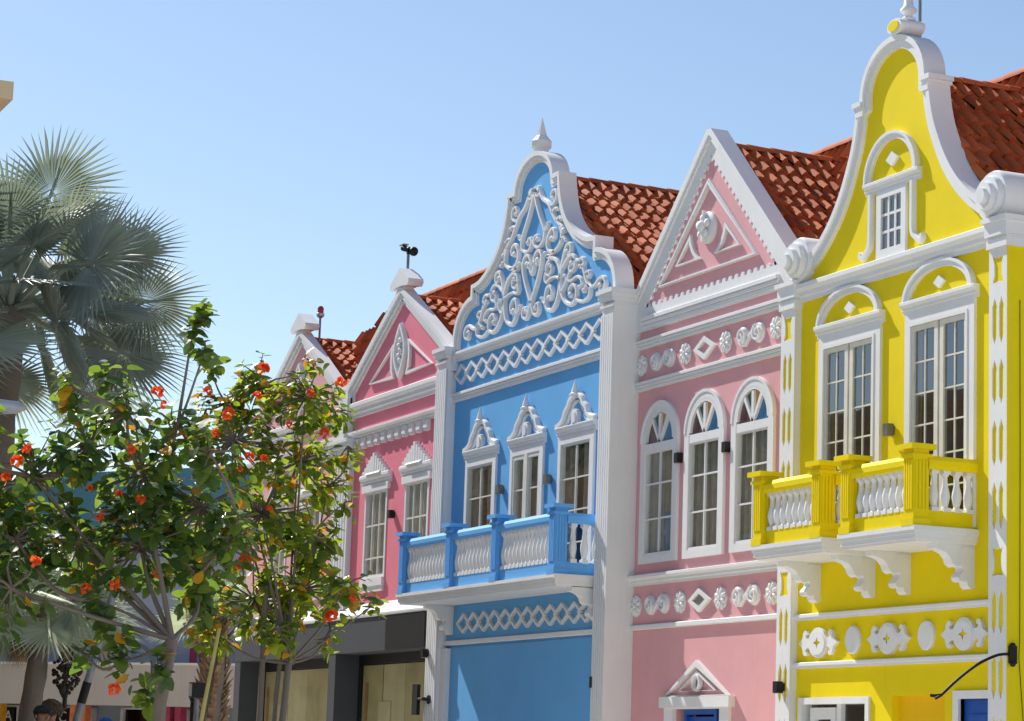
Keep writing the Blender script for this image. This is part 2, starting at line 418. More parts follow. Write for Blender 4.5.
BAL = [(.05,0),(.05,.03),(.034,.05),(.046,.10),(.058,.16),(.053,.21),(.035,.28),(.027,.35),(.03,.38),(.046,.40),(.046,.45)]
def make_baluster():
    g = G(); g.lathe((0,0,0), BAL, 10); g.box(-.05,.05,-.05,.05,-.01,.035); g.box(-.048,.048,-.048,.048,.41,.452)
    return g
def balcony(root, x0, x1, depth, posts, mat, label, corbels, lift=0., w=0.):
    rl = root.location
    yf = w-depth
    slab = G()
    for (o, za, zb) in ((.015,4.37,4.42), (.0,4.335,4.37), (-.015,4.28,4.335), (-.04,4.25,4.28)):
        slab.box(x0-o, x1+o, yf-o, w+.02, za, zb)
    S = slab.build('balcony', WHITE_D, root, rl); S['label'] = label
    p = G()
    p.box(x0+.055, x1-.055, yf+.058, yf+.15, 4.415, 4.605); p.box(x0+.055, x0+.14, yf+.15, w+.02, 4.415, 4.605); p.box(x1-.14, x1-.055, yf+.15, w+.02, 4.415, 4.605)
    sub(p, 'base_panel', mat, S, root)
    r = G(); z0, z1 = 5.05+lift, 5.2+lift
    prof = lambda c: [(c-.075, z0), (c+.075, z0), (c+.09, z0+.04), (c+.09, z1-.05), (c+.05, z1), (c-.05, z1), (c-.09, z1-.05), (c-.09, z0+.04)]
    r.xprof(prof(yf+.10), x0+.1, x1-.1)
    for xs in (x0+.09, x1-.09):
        q = [(xs-.075,z0),(xs+.075,z0),(xs+.085,z0+.04),(xs+.085,z1-.05),(xs+.05,z1),(xs-.05,z1),(xs-.085,z1-.05),(xs-.085,z0+.04)]
        r.poly(q, yf+.19, w+.01)
    sub(r, 'hand_rail', mat, S, root)
    pw = .10
    for k, xp in enumerate(posts):
        g = G(); y = yf+.10
        g.box(xp-pw, xp+pw, y-pw, y+pw, 4.39, 5.27+lift)
        for j in range(4):                                   # reeded faces
            a = xp-pw+.02+j*.045
            g.box(a, a+.025, y-pw-.012, y-pw, 4.60, 5.14+lift)
            b = y-pw+.02+j*.045
            g.box(xp+pw, xp+pw+.012, b, b+.025, 4.60, 5.14+lift); g.box(xp-pw-.012, xp-pw, b, b+.025, 4.60, 5.14+lift)
        g.box(xp-pw-.03, xp+pw+.03, y-pw-.03, y+pw+.03, 5.17+lift, 5.21+lift)
        g.box(xp-pw-.06, xp+pw+.06, y-pw-.06, y+pw+.06, 5.262+lift, 5.32+lift)
        g.box(xp-pw-.018, xp+pw+.018, y-pw-.018, y+pw+.018, 4.418, 4.50)
        sub(g, 'post', mat, S, root)
    bal = make_baluster(); first = None
    bal.v = [(x, y, z*(1+lift/.45)) for x, y, z in bal.v]; spots = []
    for a, b in zip(posts[:-1], posts[1:]):
        n = max(2, round((b-a-.24)/.138))
        for i in range(n): spots.append((a+.12+(b-a-.24)*(i+.5)/n, yf+.10))
    n = max(3, round((depth-.25)/.15))
    for xs in (x0+.13, x1-.09):
        for i in range(n): spots.append((xs, yf+.22+(depth-.22)*(i+.5)/n))
    for (xb, yb) in spots:
        if first is None:
            first = bal.build('baluster', WHITE_D, S, smooth=40); o = first
        else:
            o = first.copy(); COL.objects.link(o); o.parent = S
        o.location = (xb-rl.x, yb-rl.y, 4.603-rl.z)
    D = depth*.62
    prof = [(w+.02, 4.26), (w-D, 4.26), (w-D, 4.19), (w-D*.86, 4.175), (w-D*.72, 4.15), (w-D*.62, 4.10), (w-D*.56, 4.03), (w-D*.46, 4.0), (w-D*.34, 4.02), (w-D*.28, 3.99),
            (w-D*.30, 3.95), (w-D*.36, 3.925), (w-D*.40, 3.89), (w-D*.37, 3.85), (w-D*.28, 3.84), (w-D*.2, 3.85), (w-D*.17, 3.80), (w-D*.10, 3.77), (w+.02, 3.77)]
    for xa in corbels:
        g = G(); g.xprof(prof, xa, xa+.16)
        g.box(xa-.01, xa+.17, w-D*.36, w-D*.05, 4.205, 4.225)
        sub(g, 'corbel', WHITE_D, S, root)
    return S
def lamp(label, x, z, w, mat=BLACKMAT, two=False):
    t = thing('wall_lamp', label, 'lamp', (x, w, z), 'wall lamps on the house fronts')
    g = G(); g.box(-.05,.05,-.11,-.02,-.07,.07); g.box(-.04,.04,-.02,.01,-.05,.05)
    g.build('lamp_body', mat, t)
    l = G(); l.box(-.04,.04,-.10,-.03,-.077,-.0705)
    l.build('lens', STEEL, t)
    return t

# ================================================================== YELLOW HOUSE
def yellow_house():
    XC = -25.12; x0, x1 = -27.66, -22.72
    H = house('yellow_house', 'bright yellow house with a tall curved gable and two small yellow balconies', XC)
    L = H.location
    d1, d2 = -26.115, -24.16
    g = G()
    holes = [rect(d-.575, d+.575, 4.45, 6.9) for d in (d1, d2)] + [rect(-27.18,-25.60,GZ,2.58), rect(-25.12,-24.03,GZ,2.62), rect(-23.72,-23.07,GZ,2.57)]
    g.poly([rect(x0, x1, GZ-.1, 7.62)] + [h[::-1] for h in holes], 0, .3)
    body(g, x0, x1, 0, 7.6)
    g.box(x1-.02, x1+.012, -.098, 9, GZ-.1, 7.6)            # flank wall comes flush with the pilaster
    part(g, 'wall', YELLOW, H)
    # gable
    half = [(2.02,8.03),(1.8,8.15),(1.55,8.33),(1.33,8.54),(1.14,8.79),(1.0,9.04),(.89,9.28),(.82,9.53),(.785,9.76)]
    half = smooth2(half, 4)
    right = [(XC+a, z) for a, z in half]
    top = arc(XC, 9.86, .70, .62, 0, 180, 24)
    outer = right + [(XC+.70, 9.80)] + top + [(XC-.70, 9.80)] + mir(right, XC)[::-1]
    inn = offset(outer, .15)
    mid = offset(outer, .07)
    g = G()
    hole = rect(-25.44, -24.92, 7.88, 8.58)
    loop = [(XC-2.15, 7.6), (XC+2.15, 7.6)] + mid
    g.poly([loop, hole[::-1]], 0, .19)
    gb = part(g, 'gable', YELLOW, H)
    g = G(); g.ribbon(outer, inn, -.06, .20); g.ribbon(offset(outer, -.012), offset(outer, .055), -.09, .215)
    for sgn in (1, -1):
        a, b = sorted((XC+sgn*.66, XC+sgn*.85)); g.box(a, b, -.115, .24, 9.775, 9.835)
        a, b = sorted((XC+sgn*.66, XC+sgn*.825)); g.box(a, b, -.102, .235, 9.73, 9.774)
    for sgn in (1, -1):
        a, b = sorted((XC+sgn*.63, XC+sgn*.80)); g.box(a, b, -.097, .205, 9.65, 9.762)
    sub(g, 'coping', WHITE, gb, H, 40)
    # scrolls at the foot of the gable, running back as rolls
    for sgn in (1, -1):
        cx = XC+sgn*2.12; g = G()
        for r, y in ((.30, -.10), (.235, -.17), (.165, -.23), (.095, -.28)):
            g.lathe((cx+sgn*(.30-r)*.15, y, 8.10-(.30-r)*.1), [(r*.93,-.012),(r,.03),(r, .30 if r < .3 else .75)], 28, 'y')
        sub(g, 'scroll', WHITE, gb, H, 50)
    # barrel and spike on the crown
    g = G(); b0 = len(g.v); g.lathe((0,0,0), [(.155,0),(.165,.02),(.165,.34)], 24, 'y')
    for i in range(b0, len(g.v)):
        x, y, z = g.v[i]; g.v[i] = (XC+.10+x, -.12+y, 10.585+z*.58)
    g.lathe((XC+.14, .06, 10.66), [(.09,0),(.09,.03),(.05,.06),(.05,.09),(.10,.12),(.10,.15),(.06,.19),(.045,.35),(.003,.62)], 14)
    sub(g, 'finial', WHITE, gb, H, 45)
    g = G(); b0 = len(g.v); g.lathe((0,0,0), [(.11,0),(.11,.02)], 24, 'y')
    for i in range(b0, len(g.v)):
        x, y, z = g.v[i]; g.v[i] = (XC+.10+x, -.135+y, 10.585+z*.58)
    sub(g, 'barrel_end', YELLOW, gb, H)
    # cornice between the pilasters
    g = G(); g.xprof(cyma(0, 7.57, 7.79, .12), x0+.33, x1-.32); part(g, 'cornice', WHITE, H)
    # pilasters with sunk yellow panels
    for k, (a, b) in enumerate(((x0+.03, x0+.37), (x1-.335, x1+.002))):
        g = G(); loops = [rect(a, b, GZ, 7.5)]; w = b-a; c = (a+b)/2
        ins = []
        def vase(z0, z1):
            h = z1-z0; q = .30*w; return [(c-q,z0),(c,z0+.03*h),(c+q,z0),(c+q*.68,z0+.3*h),(c+q*.68,z0+.7*h),(c+q,z1),(c+q*.5,z1-.07*h),(c+q*.22,z1),(c,z1-.07*h),(c-q*.22,z1),(c-q*.5,z1-.07*h),(c-q,z1),(c-q*.68,z0+.7*h),(c-q*.68,z0+.3*h)]
        ins.append(vase(7.11, 7.41)); ins.append(vase(3.88, 4.19))
        def cell(cx, z0, z1):
            q = .125*w; return [(cx,z0),(cx+q,z0+.10),(cx+q,z1-.10),(cx,z1),(cx-q,z1-.10),(cx-q,z0+.10)]
        for z0, z1 in ((6.42,6.95),(5.75,6.26),(5.07,5.59),(4.38,4.91),(3.25,3.74),(2.55,3.05),(1.87,2.37),(1.18,1.70)):
            for s in (-1, 1): ins.append(cell(c+s*.19*w, z0, z1))
        g.poly(loops + [p[::-1] for p in ins], -.10, -.080)
        g.box(a+.003, b-.003, -.02, .02, GZ, 7.5)
        g.box(a, a+.02, -.082, .0, GZ, 7.5); g.box(b-.02, b, -.082, .0, GZ, 7.5)
        P = part(g, 'pilaster', WHITE, H)
        q = G(); q.box(a+.02, b-.02, -.086, -.03, GZ+.02, 7.48); sub(q, 'sunk_panel', YELLOW, P, H)
        cgx0, cgx1 = a-.02, b+.03
        q = G(); ye = .05 if k == 0 else 3.
        for (o, za, zb) in ((.03,7.50,7.60),(.015,7.60,7.63),(.05,7.63,7.79),(.085,7.785,7.84)):
            q.box(a-o*.6, b+o, -.10-o, ye, za, zb)
        sub(q, 'capital', WHITE, P, H)
    # attic window
    g = G(); cx = -25.18
    fr = [rect(-25.50,-24.86,7.82,8.64), rect(-25.40,-24.96,7.92,8.55)[::-1]]
    g.poly(fr, -.04, .06)
    W = part(g, 'attic_window', WHITE_D, H); W['label'] = 'small nine-pane window high in the gable under a round hood'
    g = G()
    for i in (1, 2):
        xx = -25.40+.44*i/3; g.box(xx-.016, xx+.016, -.025, .0, 7.92, 8.55); zz = 7.92+.63*i/3; g.box(-25.40, -24.96, -.023, -.001, zz-.016, zz+.016)
    sub(g, 'muntin', WHITE_D, W, H)
    g = G(); g.add([(-25.42,-.008,7.9),(-24.94,-.008,7.9),(-24.94,-.008,8.57),(-25.42,-.008,8.57)], [(0,1,2,3)]); sub(g, 'glass_pane', GLASS_Y, W, H)
    g = G(); room(g, -25.43,-24.93,7.89,8.57,.09,.5); sub(g, 'dark_interior', DARKROOM, W, H)
    g = G(); g.xprof(cyma(0, 8.64, 8.78, .08), cx-.58, cx+.62)
    o = arc(cx, 8.78, .57, .55, 0, 180, 28); i = arc(cx, 8.78, .48, .46, 0, 180, 28)
    g.ribbon(o, i, -.055, .02); g.ribbon(arc(cx, 8.78, .575, .555, 0, 180, 28), arc(cx, 8.78, .54, .52, 0, 180, 28), -.075, .02)
    g.poly([(cx,8.91),(cx+.13,9.0),(cx,9.09),(cx-.13,9.0)], -.035, .02)
    sub(g, 'hood', WHITE, W, H, 40)
    for s in (-1, 1):
        g = G(); xs = cx+s*.46
        g.band(smooth2([(xs,8.64),(xs,8.3),(xs,8.1),(xs+s*.02,8.0),(xs+s*.10,7.93),(xs+s*.17,7.89),(xs+s*.21,7.92),(xs+s*.2,7.96)], 5), .085, .01, .07)
        sub(g, 'volute_bracket', WHITE, W, H, 40)
    # balcony doors
    for k, d in enumerate((d1, d2)):
        g = G()
        g.poly([[(d-.69,4.45),(d-.575,4.45),(d-.575,6.9),(d+.575,6.9),(d+.575,4.45),(d+.725,4.45),(d+.725,7.08),(d-.69,7.08)]], -.04, .10)
        g.poly([[(d-.60,4.452),(d-.565,4.452),(d-.565,6.888),(d+.565,6.888),(d+.565,4.452),(d+.60,4.452),(d+.60,6.93),(d-.60,6.93)]], -.05, .08)
        W = part(g, 'balcony_door', WHITE_D, H)
        g = G(); g.xprof(cyma(0, 7.04, 7.19, .09), d-.74, d+.78)
        g.ribbon(arc(d, 7.185, .71, .41, 0, 180, 32), arc(d, 7.185, .61, .32, 0, 180, 32), -.055, .02)
        g.ribbon(arc(d, 7.185, .715, .415, 0, 180, 32), arc(d, 7.185, .675, .38, 0, 180, 32), -.075, .02)
        g.poly([(d,7.26),(d+.11,7.335),(d,7.41),(d-.11,7.335)], -.035, .02)
        sub(g, 'hood', WHITE, W, H, 40)
        g = G()
        for s in (-1, 1):
            a, b = (d-.56, d-.02) if s < 0 else (d+.02, d+.56)
            g.poly([rect(a, b, 4.46, 6.885), rect(a+(.05 if s < 0 else .075), b-(.075 if s < 0 else .05), 4.60, 6.825)[::-1]], -.025, .03)
        sub(g, 'door_leaf', SASH, W, H)
        g = G()
        for s in (-1, 1):
            a, b = (d-.51, d-.095) if s < 0 else (d+.095, d+.51)
            g.box((a+b)/2-.010, (a+b)/2+.010, -.012, .008, 4.60, 6.825)
            for i in range(1, 6): z = 4.60+2.225*i/6; g.box(a, b, -.011, .007, z-.010, z+.010)
        sub(g, 'muntin', SASH, W, H)
        g = G()
        for s in (-1, 1):
            a, b = (d-.515, d-.09) if s < 0 else (d+.09, d+.515)
            g.add([(a,.002,4.59),(b,.002,4.59),(b,.002,6.83),(a,.002,6.83)], [(0,1,2,3)])
        sub(g, 'glass_pane', GLASS_Y, W, H)
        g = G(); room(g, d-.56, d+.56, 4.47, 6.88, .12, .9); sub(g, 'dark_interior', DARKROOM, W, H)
    balcony(H, -26.99, -25.35, .83, [-26.87, -25.49], YELLOW, 'left yellow balcony with white balusters', (-26.90, -25.66))
    balcony(H, -24.97, -23.39, .83, [-24.84, -23.52], YELLOW, 'right yellow balcony with white balusters', (-24.90, -23.62))
    # frieze
    g = G()
    for z0, z1 in ((3.565, 3.64), (2.975, 3.05)): g.xprof([(.02,z0),(-.05,z0),(-.05,z0+.03),(-.06,z0+.035),(-.06,z1-.008),(-.05,z1),(.02,z1)], x0+.36, x1-.33)
    F = part(g, 'string_course', WHITE_D, H)
    for cx in (-26.73, -25.16, -23.61):
        g = G(); cz = 3.28
        o = [(0,.185),(.075,.172),(.13,.14),(.17,.095),(.205,.06),(.25,.055),(.285,.08),(.28,.105),(.255,.10),(.245,.125),(.27,.155),(.315,.15),(.345,.115),(.352,.075),(.37,.045),(.40,.03),(.45,0)]
        lp = o + [(x,-z) for x, z in o[::-1][1:]] 
        lp = lp + [(-x,z) for x, z in lp[::-1][1:-1]]
        st = [(.0,.07),(.022,.024),(.078,0),(.022,-.024),(0,-.07),(-.022,-.024),(-.078,0),(-.022,.024)]
        g.poly([[(cx+x,cz+z) for x, z in lp[::-1]], [(cx+x*1.1,cz+z*1.1) for x, z in st]], -.045, .015)
        for f, y in ((1., -.05), (.86, -.056)): g.poly([[(cx+.205*f*math.cos(a), cz+.172*f*math.sin(a)) for a in [2*PI*i/36 for i in range(36)]], [(cx+x*1.05,cz+z*1.05) for x, z in st]], y, -.02)
        ct = part(g, 'cartouche', WHITE_D, H, 40)
        q = G(); q.poly([(cx-.1,cz-.1),(cx+.1,cz-.1),(cx+.1,cz+.1),(cx-.1,cz+.1)], -.042, -.03); sub(q, 'star_inset', YELLOW, ct, H)
    for cx in (-25.95, -24.38):
        g = G(); b0 = len(g.v); g.lathe((0,0,0), [(.16,.01),(.16,-.03),(.145,-.045),(.001,-.05)], 32, 'y')
        for i in range(b0, len(g.v)):
            x, y, z = g.v[i]; g.v[i] = (cx+x, y, 3.29+z*1.06)
        part(g, 'roundel', WHITE_D, H, 40)
    # street-level openings
    g = G(); g.poly([rect(-27.2,-25.58,GZ,2.62), rect(-27.12,-25.66,GZ+.0001,2.54)[::-1]], -.03, .12)
    W = part(g, 'shop_door', WHITE_D, H); 
    g = G(); g.box(-26.40,-26.30,.04,.10,GZ,2.54); g.poly([rect(-27.0,-26.42,GZ+.05,2.50), rect(-26.90,-26.52,GZ+.3,2.36)[::-1]], .03, .09); sub(g, 'door_leaf', WHITE_D, W, H)
    g = G(); g.add([(-27.12,.085,GZ),(-25.66,.085,GZ),(-25.66,.085,2.54),(-27.12,.085,2.54)], [(0,1,2,3)]); sub(g, 'glass_pane', GLASS, W, H)
    g = G(); room(g, -27.13,-25.65,GZ,2.55,.13,1.2); sub(g, 'dark_interior', DARKROOM, W, H)
    g = G(); g.box(-25.12,-24.03,.10,.14,GZ,2.62); part(g, 'ochre_recess', ORANGE_PANEL, H)
    g = G(); g.poly([[(-23.83,GZ),(-23.72,GZ),(-23.72,2.57),(-23.07,2.57),(-23.07,2.66),(-23.83,2.66)]], -.035, .10); W = part(g, 'side_door', WHITE_D, H)
    g = G(); g.box(-23.72,-23.06,.05,.09,GZ,2.57); g.box(-23.60,-23.2,.035,.05,GZ+.3,1.4); g.box(-23.60,-23.2,.035,.05,1.6,2.4); sub(g, 'door_leaf', DOORBLUE, W, H)
    house_roof(H, -27.7, -21.0, XC, 10.02, 2.08, 1.10, .20, 1.94, 10.33)
    # thin service wire down the flank
    g = G(); g.tube([(x1+.02,.06,6.9),(x1+.02,.065,5.2),(x1+.022,.06,3.2),(x1+.02,.05,3.0),(x1+.02,.10,2.4),(x1+.02,.18,1.2)], .004, 5); part(g, 'service_wire', BLACKMAT, H)
    return H
yellow_house()

# ================================================================== PALE PINK HOUSE WITH ARCHED WINDOWS
def arched_house():
    W0 = .26; XC = -30.24; x0, x1 = -32.6, -27.62
    H = house('pink_house', 'pale pink house with three arched windows and a plain pointed gable', XC)
    wins = (-31.57, -30.24, -28.91)
    def arch_loop(c, hw, z0, zs, n=20): return [(c-hw,z0),(c+hw,z0)] + [(c+hw*math.cos(PI*i/n), zs+hw*math.sin(PI*i/n)) for i in range(n+1)]
    g = G()
    holes = [arch_loop(c, .435, 4.67, 6.295) for c in wins] + [rect(-30.93,-29.60,GZ,2.52)]
    g.poly([rect(x0, x1, GZ-.1, 8.1)] + [h[::-1] for h in holes], W0, W0+.3); body(g, x0, x1, W0, 8.0)
    part(g, 'wall', PINK, H)
    # gable
    g = G(); g.poly([[(XC-2.3,8.05),(XC+2.3,8.05),(XC,10.3)]], W0, W0+.15)
    gb = part(g, 'gable', PINK, H)
    # scalloped inner edge
    tri = [(XC-1.88,8.27),(XC+1.93,8.27),(XC+.03,10.15)]
    edges = []
    for q in range(3):
        a, b = tri[q], tri[(q+1)%3]; n = 22 if q == 0 else 19; e = []
        tx, tz = b[0]-a[0], b[1]-a[1]; Ln = math.hypot(tx, tz); nx, nz = -tz/Ln, tx/Ln
        for i in range(n):
            for u, h in ((0,0),(.18,0),(.3,.045),(.5,.06),(.7,.045),(.82,0)):
                t = (i+u)/n; e.append((a[0]+tx*t+nx*h, a[1]+tz*t+nz*h))
        e.append(b); edges.append(e)
    g = G()
    g.poly([(XC-2.5,7.93),(XC+2.5,7.93),(XC+2.5,8.16),(XC+2.18,8.46)] + edges[0][::-1] + [(XC-2.18,8.46),(XC-2.5,8.16)], W0-.035, W0+.02)
    g.poly([(XC+2.18,8.46),(XC+.10,10.47),(XC+.04,10.47)] + edges[1][::-1], W0-.035, W0+.02)
    g.poly([(XC+.04,10.47),(XC-.02,10.47),(XC-2.18,8.46)] + edges[2][::-1], W0-.035, W0+.02)
    lip = [(XC+2.5,8.16),(XC+2.2,8.46),(XC+.10,10.49),(XC-.02,10.49),(XC-2.18,8.46),(XC-2.5,8.16)]
    g.ribbon(offset(lip, -.01), offset(lip, .08), W0-.09, W0+.175)
    g.ribbon(offset(lip, -.005), offset(lip, .13), W0-.07, W0+.16)
    sub(g, 'coping', WHITE, gb, H)
    for pr, a, b in ((triple(W0, 7.95, 8.13, .09), XC-1.95, XC+1.98), (triple(W0, 7.67, 7.80, .08), x0, x1), (triple(W0, 7.06, 7.19, .08), x0, x1), (cyma(W0, 4.26, 4.41, .11), x0, x1),
                     ([(W0+.02,3.64),(W0-.04,3.64),(W0-.05,3.65),(W0-.05,3.70),(W0-.04,3.71),(W0+.02,3.71)], x0, x1)):
        g = G(); g.xprof(pr, a, b); part(g, 'string_course', WHITE, H)
    # triangle and oval ornament
    g = G(); t = [(-1.44,8.50),(1.40,8.50),(0,9.82)]; t = [(XC+a-.02, z) for a, z in t]
    ti = offset(t, .085, True); g.ribbon(t, ti, W0-.045, W0+.02, True)
    g.ribbon(offset(t, .02, True), offset(t, .06, True), W0-.06, W0+.02, True)
    for s in (-1, 1):
        cxx = XC-.03
        pts = [(cxx+s*.93, 8.72)] + [(cxx+s*.20, 8.72)] + [(cxx+s*a, z) for a, z in ((.30,8.78),(.40,8.88),(.47,9.0),(.50,9.11))]
        pts = pts if s > 0 else pts
        g.ribbon(pts, offset(pts, .06*(-s) , True), W0-.045, W0+.02, True)
    b0 = len(g.v); g.lathe((0,0,0), [(.235,.02),(.235,-.04),(.195,-.07),(.13,-.075),(.001,-.08)], 36, 'y')
    for i in range(b0, len(g.v)):
        x, y, z = g.v[i]; g.v[i] = (XC-.04+x, W0+y, 9.12+z*.96)
    g.ball((XC-.05, W0-.12, 9.13), .085, 12, 8, 1, .8, 1)
    for a in range(5):
        an = 2*PI*a/5+.3; g.ball((XC-.05+.12*math.cos(an), W0-.1, 9.13+.12*math.sin(an)), .06, 8, 6, 1.1, .6, 1)
    g.poly([(XC-.07,8.92),(XC-.02,8.92),(XC+.0,9.33),(XC-.04,9.36)], W0-.125, W0-.07)
    sub(g, 'gable_ornament', WHITE_D, gb, H, 40)
    # friezes
    for zz in (7.44, 3.98):
        for s in (-1, 1):
            for xx in (XC+s*.58-.06, XC+s*1.93-.04):
                g = G(); rosette(g, xx, zz, .155, W0, .055); part(g, 'rosette', WHITE_D, H, 45)
            a, b = sorted((XC+s*1.05-.05, XC+s*1.48-.05)); g = G(); scroll_pair(g, a, b, zz, .14, W0, .055); part(g, 'scroll_ornament', WHITE_D, H, 45)
        g = G(); diamond_ring(g, XC-.06, zz, .31, .165, .07, W0, .045); part(g, 'diamond_ornament', WHITE_D, H, 45)
        if zz < 5:
            g = G(); g.poly([(XC-.06,zz-.09),(XC+.10,zz),(XC-.06,zz+.09),(XC-.22,zz)], W0-.02, W0+.02); part(g, 'frieze_inset', STEEL, H)
    # arched windows
    proto = None
    for c in wins:
        if proto: 
            copy_tree(proto, H, (c-XC, 0, 0)); continue
        X = XC
        g = G(); g.poly([[(X-.565,4.565),(X+.565,4.565)] + [(X+.565*math.cos(PI*i/28), 6.29+.565*math.sin(PI*i/28)) for i in range(29)], arch_loop(X, .432, 4.675, 6.295, 24)[::-1]], W0-.045, W0+.12)
        g.ribbon(arc(X,6.29,.57,.57,0,180,30), arc(X,6.29,.53,.53,0,180,30), W0-.056, W0+.02)
        Wn = part(g, 'arched_window', WHITE_D, H, 35); proto = Wn
        Wn.location = (c-XC, 0, 0)
        g = G(); g.box(X-.431, X+.431, W0-0.041, W0+0.033, 6.150, 6.265)
        ang = [55, 90, 125]
        for a in ang:
            r = math.radians(a); ca, sa = math.cos(r), math.sin(r)
            g.poly([(X-sa*.03,6.25+ca*.0),(X+sa*.03,6.25),(X+ca*.40+sa*.03,6.30+sa*.38-ca*.03),(X+ca*.40-sa*.03,6.30+sa*.38+ca*.03)], W0-0.040, W0+0.020)
        g.ribbon(arc(X,6.295,.436,.436,0,180,24), arc(X,6.295,.395,.395,0,180,24), W0-0.045, W0+0.025)
        g.poly([[(X-.434,4.673),(X+.434,4.673),(X+.434,6.2),(X-.434,6.2)], [(X-.40,4.71),(X+.40,4.71),(X+.40,6.13),(X-.40,6.13)][::-1]], W0-0.035, W0+0.025)
        g.box(X-.013, X+.013, W0-0.020, W0+0.010, 4.72, 6.17)
        for z in (5.19, 5.69): g.box(X-.41, X+.41, W0-0.019, W0+0.009, z-.011, z+.011)
        sub(g, 'sash', WHITE_D, Wn, H, 35)
        g = G(); g.add([(X-.42,W0+0.000,4.69),(X+.42,W0+0.000,4.69),(X+.42,W0+0.000,6.18),(X-.42,W0+0.000,6.18)], [(0,1,2,3)]); sub(g, 'glass_pane', GLASS, Wn, H)
        for (a0, a1, mt, nm) in ((0,55,ST_B,'blue_pane'),(55,90,ST_A,'amber_pane'),(90,125,ST_G,'green_pane'),(125,180,ST_P,'plum_pane')):
            g = G(); lp = [(X,6.26)] + arc(X, 6.28, .415, .415, a0, a1, 8); g.poly(lp, W0-0.003, W0+0.005); sub(g, nm, mt, Wn, H)
        g = G(); curtain(g, X-.43, X-.02, 4.68, 6.25, W0+.07); curtain(g, X+.02, X+.43, 4.7, 6.25, W0+.075); sub(g, 'curtain', CURTAIN_P, Wn, H, True)
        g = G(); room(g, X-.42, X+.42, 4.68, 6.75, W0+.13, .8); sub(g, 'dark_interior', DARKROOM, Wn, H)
    # door with little pediment
    D = -30.30
    g = G(); g.poly([[(D-1.02+.1,GZ),(D-.66,GZ),(D-.66,2.52),(D+.66,2.52),(D+.66,GZ),(D+.90,GZ),(D+.90,2.54),(D-.92,2.54)]], W0-.05, W0+.1)
    g.box(D-.98, D+1.0, W0-.10, W0+.01, 2.54, 2.685)
    t = [(D-.90,2.69),(D+.90,2.69),(D,3.17)]; g.ribbon(t, offset(t, .075, True), W0-.07, W0+.02, True)
    t2 = [(D-.52,2.76),(D+.52,2.76),(D,3.03)]; g.ribbon(t2, offset(t2, .035, True), W0-.05, W0+.02, True)
    ring = [(D+.10*math.cos(a), 2.87+.10*math.sin(a)) for a in [2*PI*i/24 for i in range(24)]]; g.band(ring, .045, W0-.01, .06, True)
    Dr = part(g, 'door_surround', WHITE_D, H, 40)
    g = G(); g.poly([[(D-.46,GZ),(D-.39,GZ),(D-.39,2.45),(D+.39,2.45),(D+.39,GZ),(D+.46,GZ),(D+.46,2.52),(D-.46,2.52)]], W0+.02, W0+.12); g.box(D-.39, D+.39, W0+.07, W0+.11, GZ, 2.42); sub(g, 'door', DOORBLUE, Dr, H)
    g = G()
    for a, b in ((D-.65,D-.47),(D+.47,D+.65)): g.add([(a,W0+.08,GZ),(b,W0+.08,GZ),(b,W0+.08,2.51),(a,W0+.08,2.51)], [(0,1,2,3)])
    sub(g, 'side_light', GLASS, Dr, H)
    g = G(); room(g, D-.67, D+.67, GZ, 2.53, W0+.13, .9); sub(g, 'dark_interior', DARKROOM, Dr, H)
    house_roof(H, -32.8, -27.7, XC, 10.27, 2.45, .92, W0+.16, 2.33, 10.52)
    return H
arched_house()

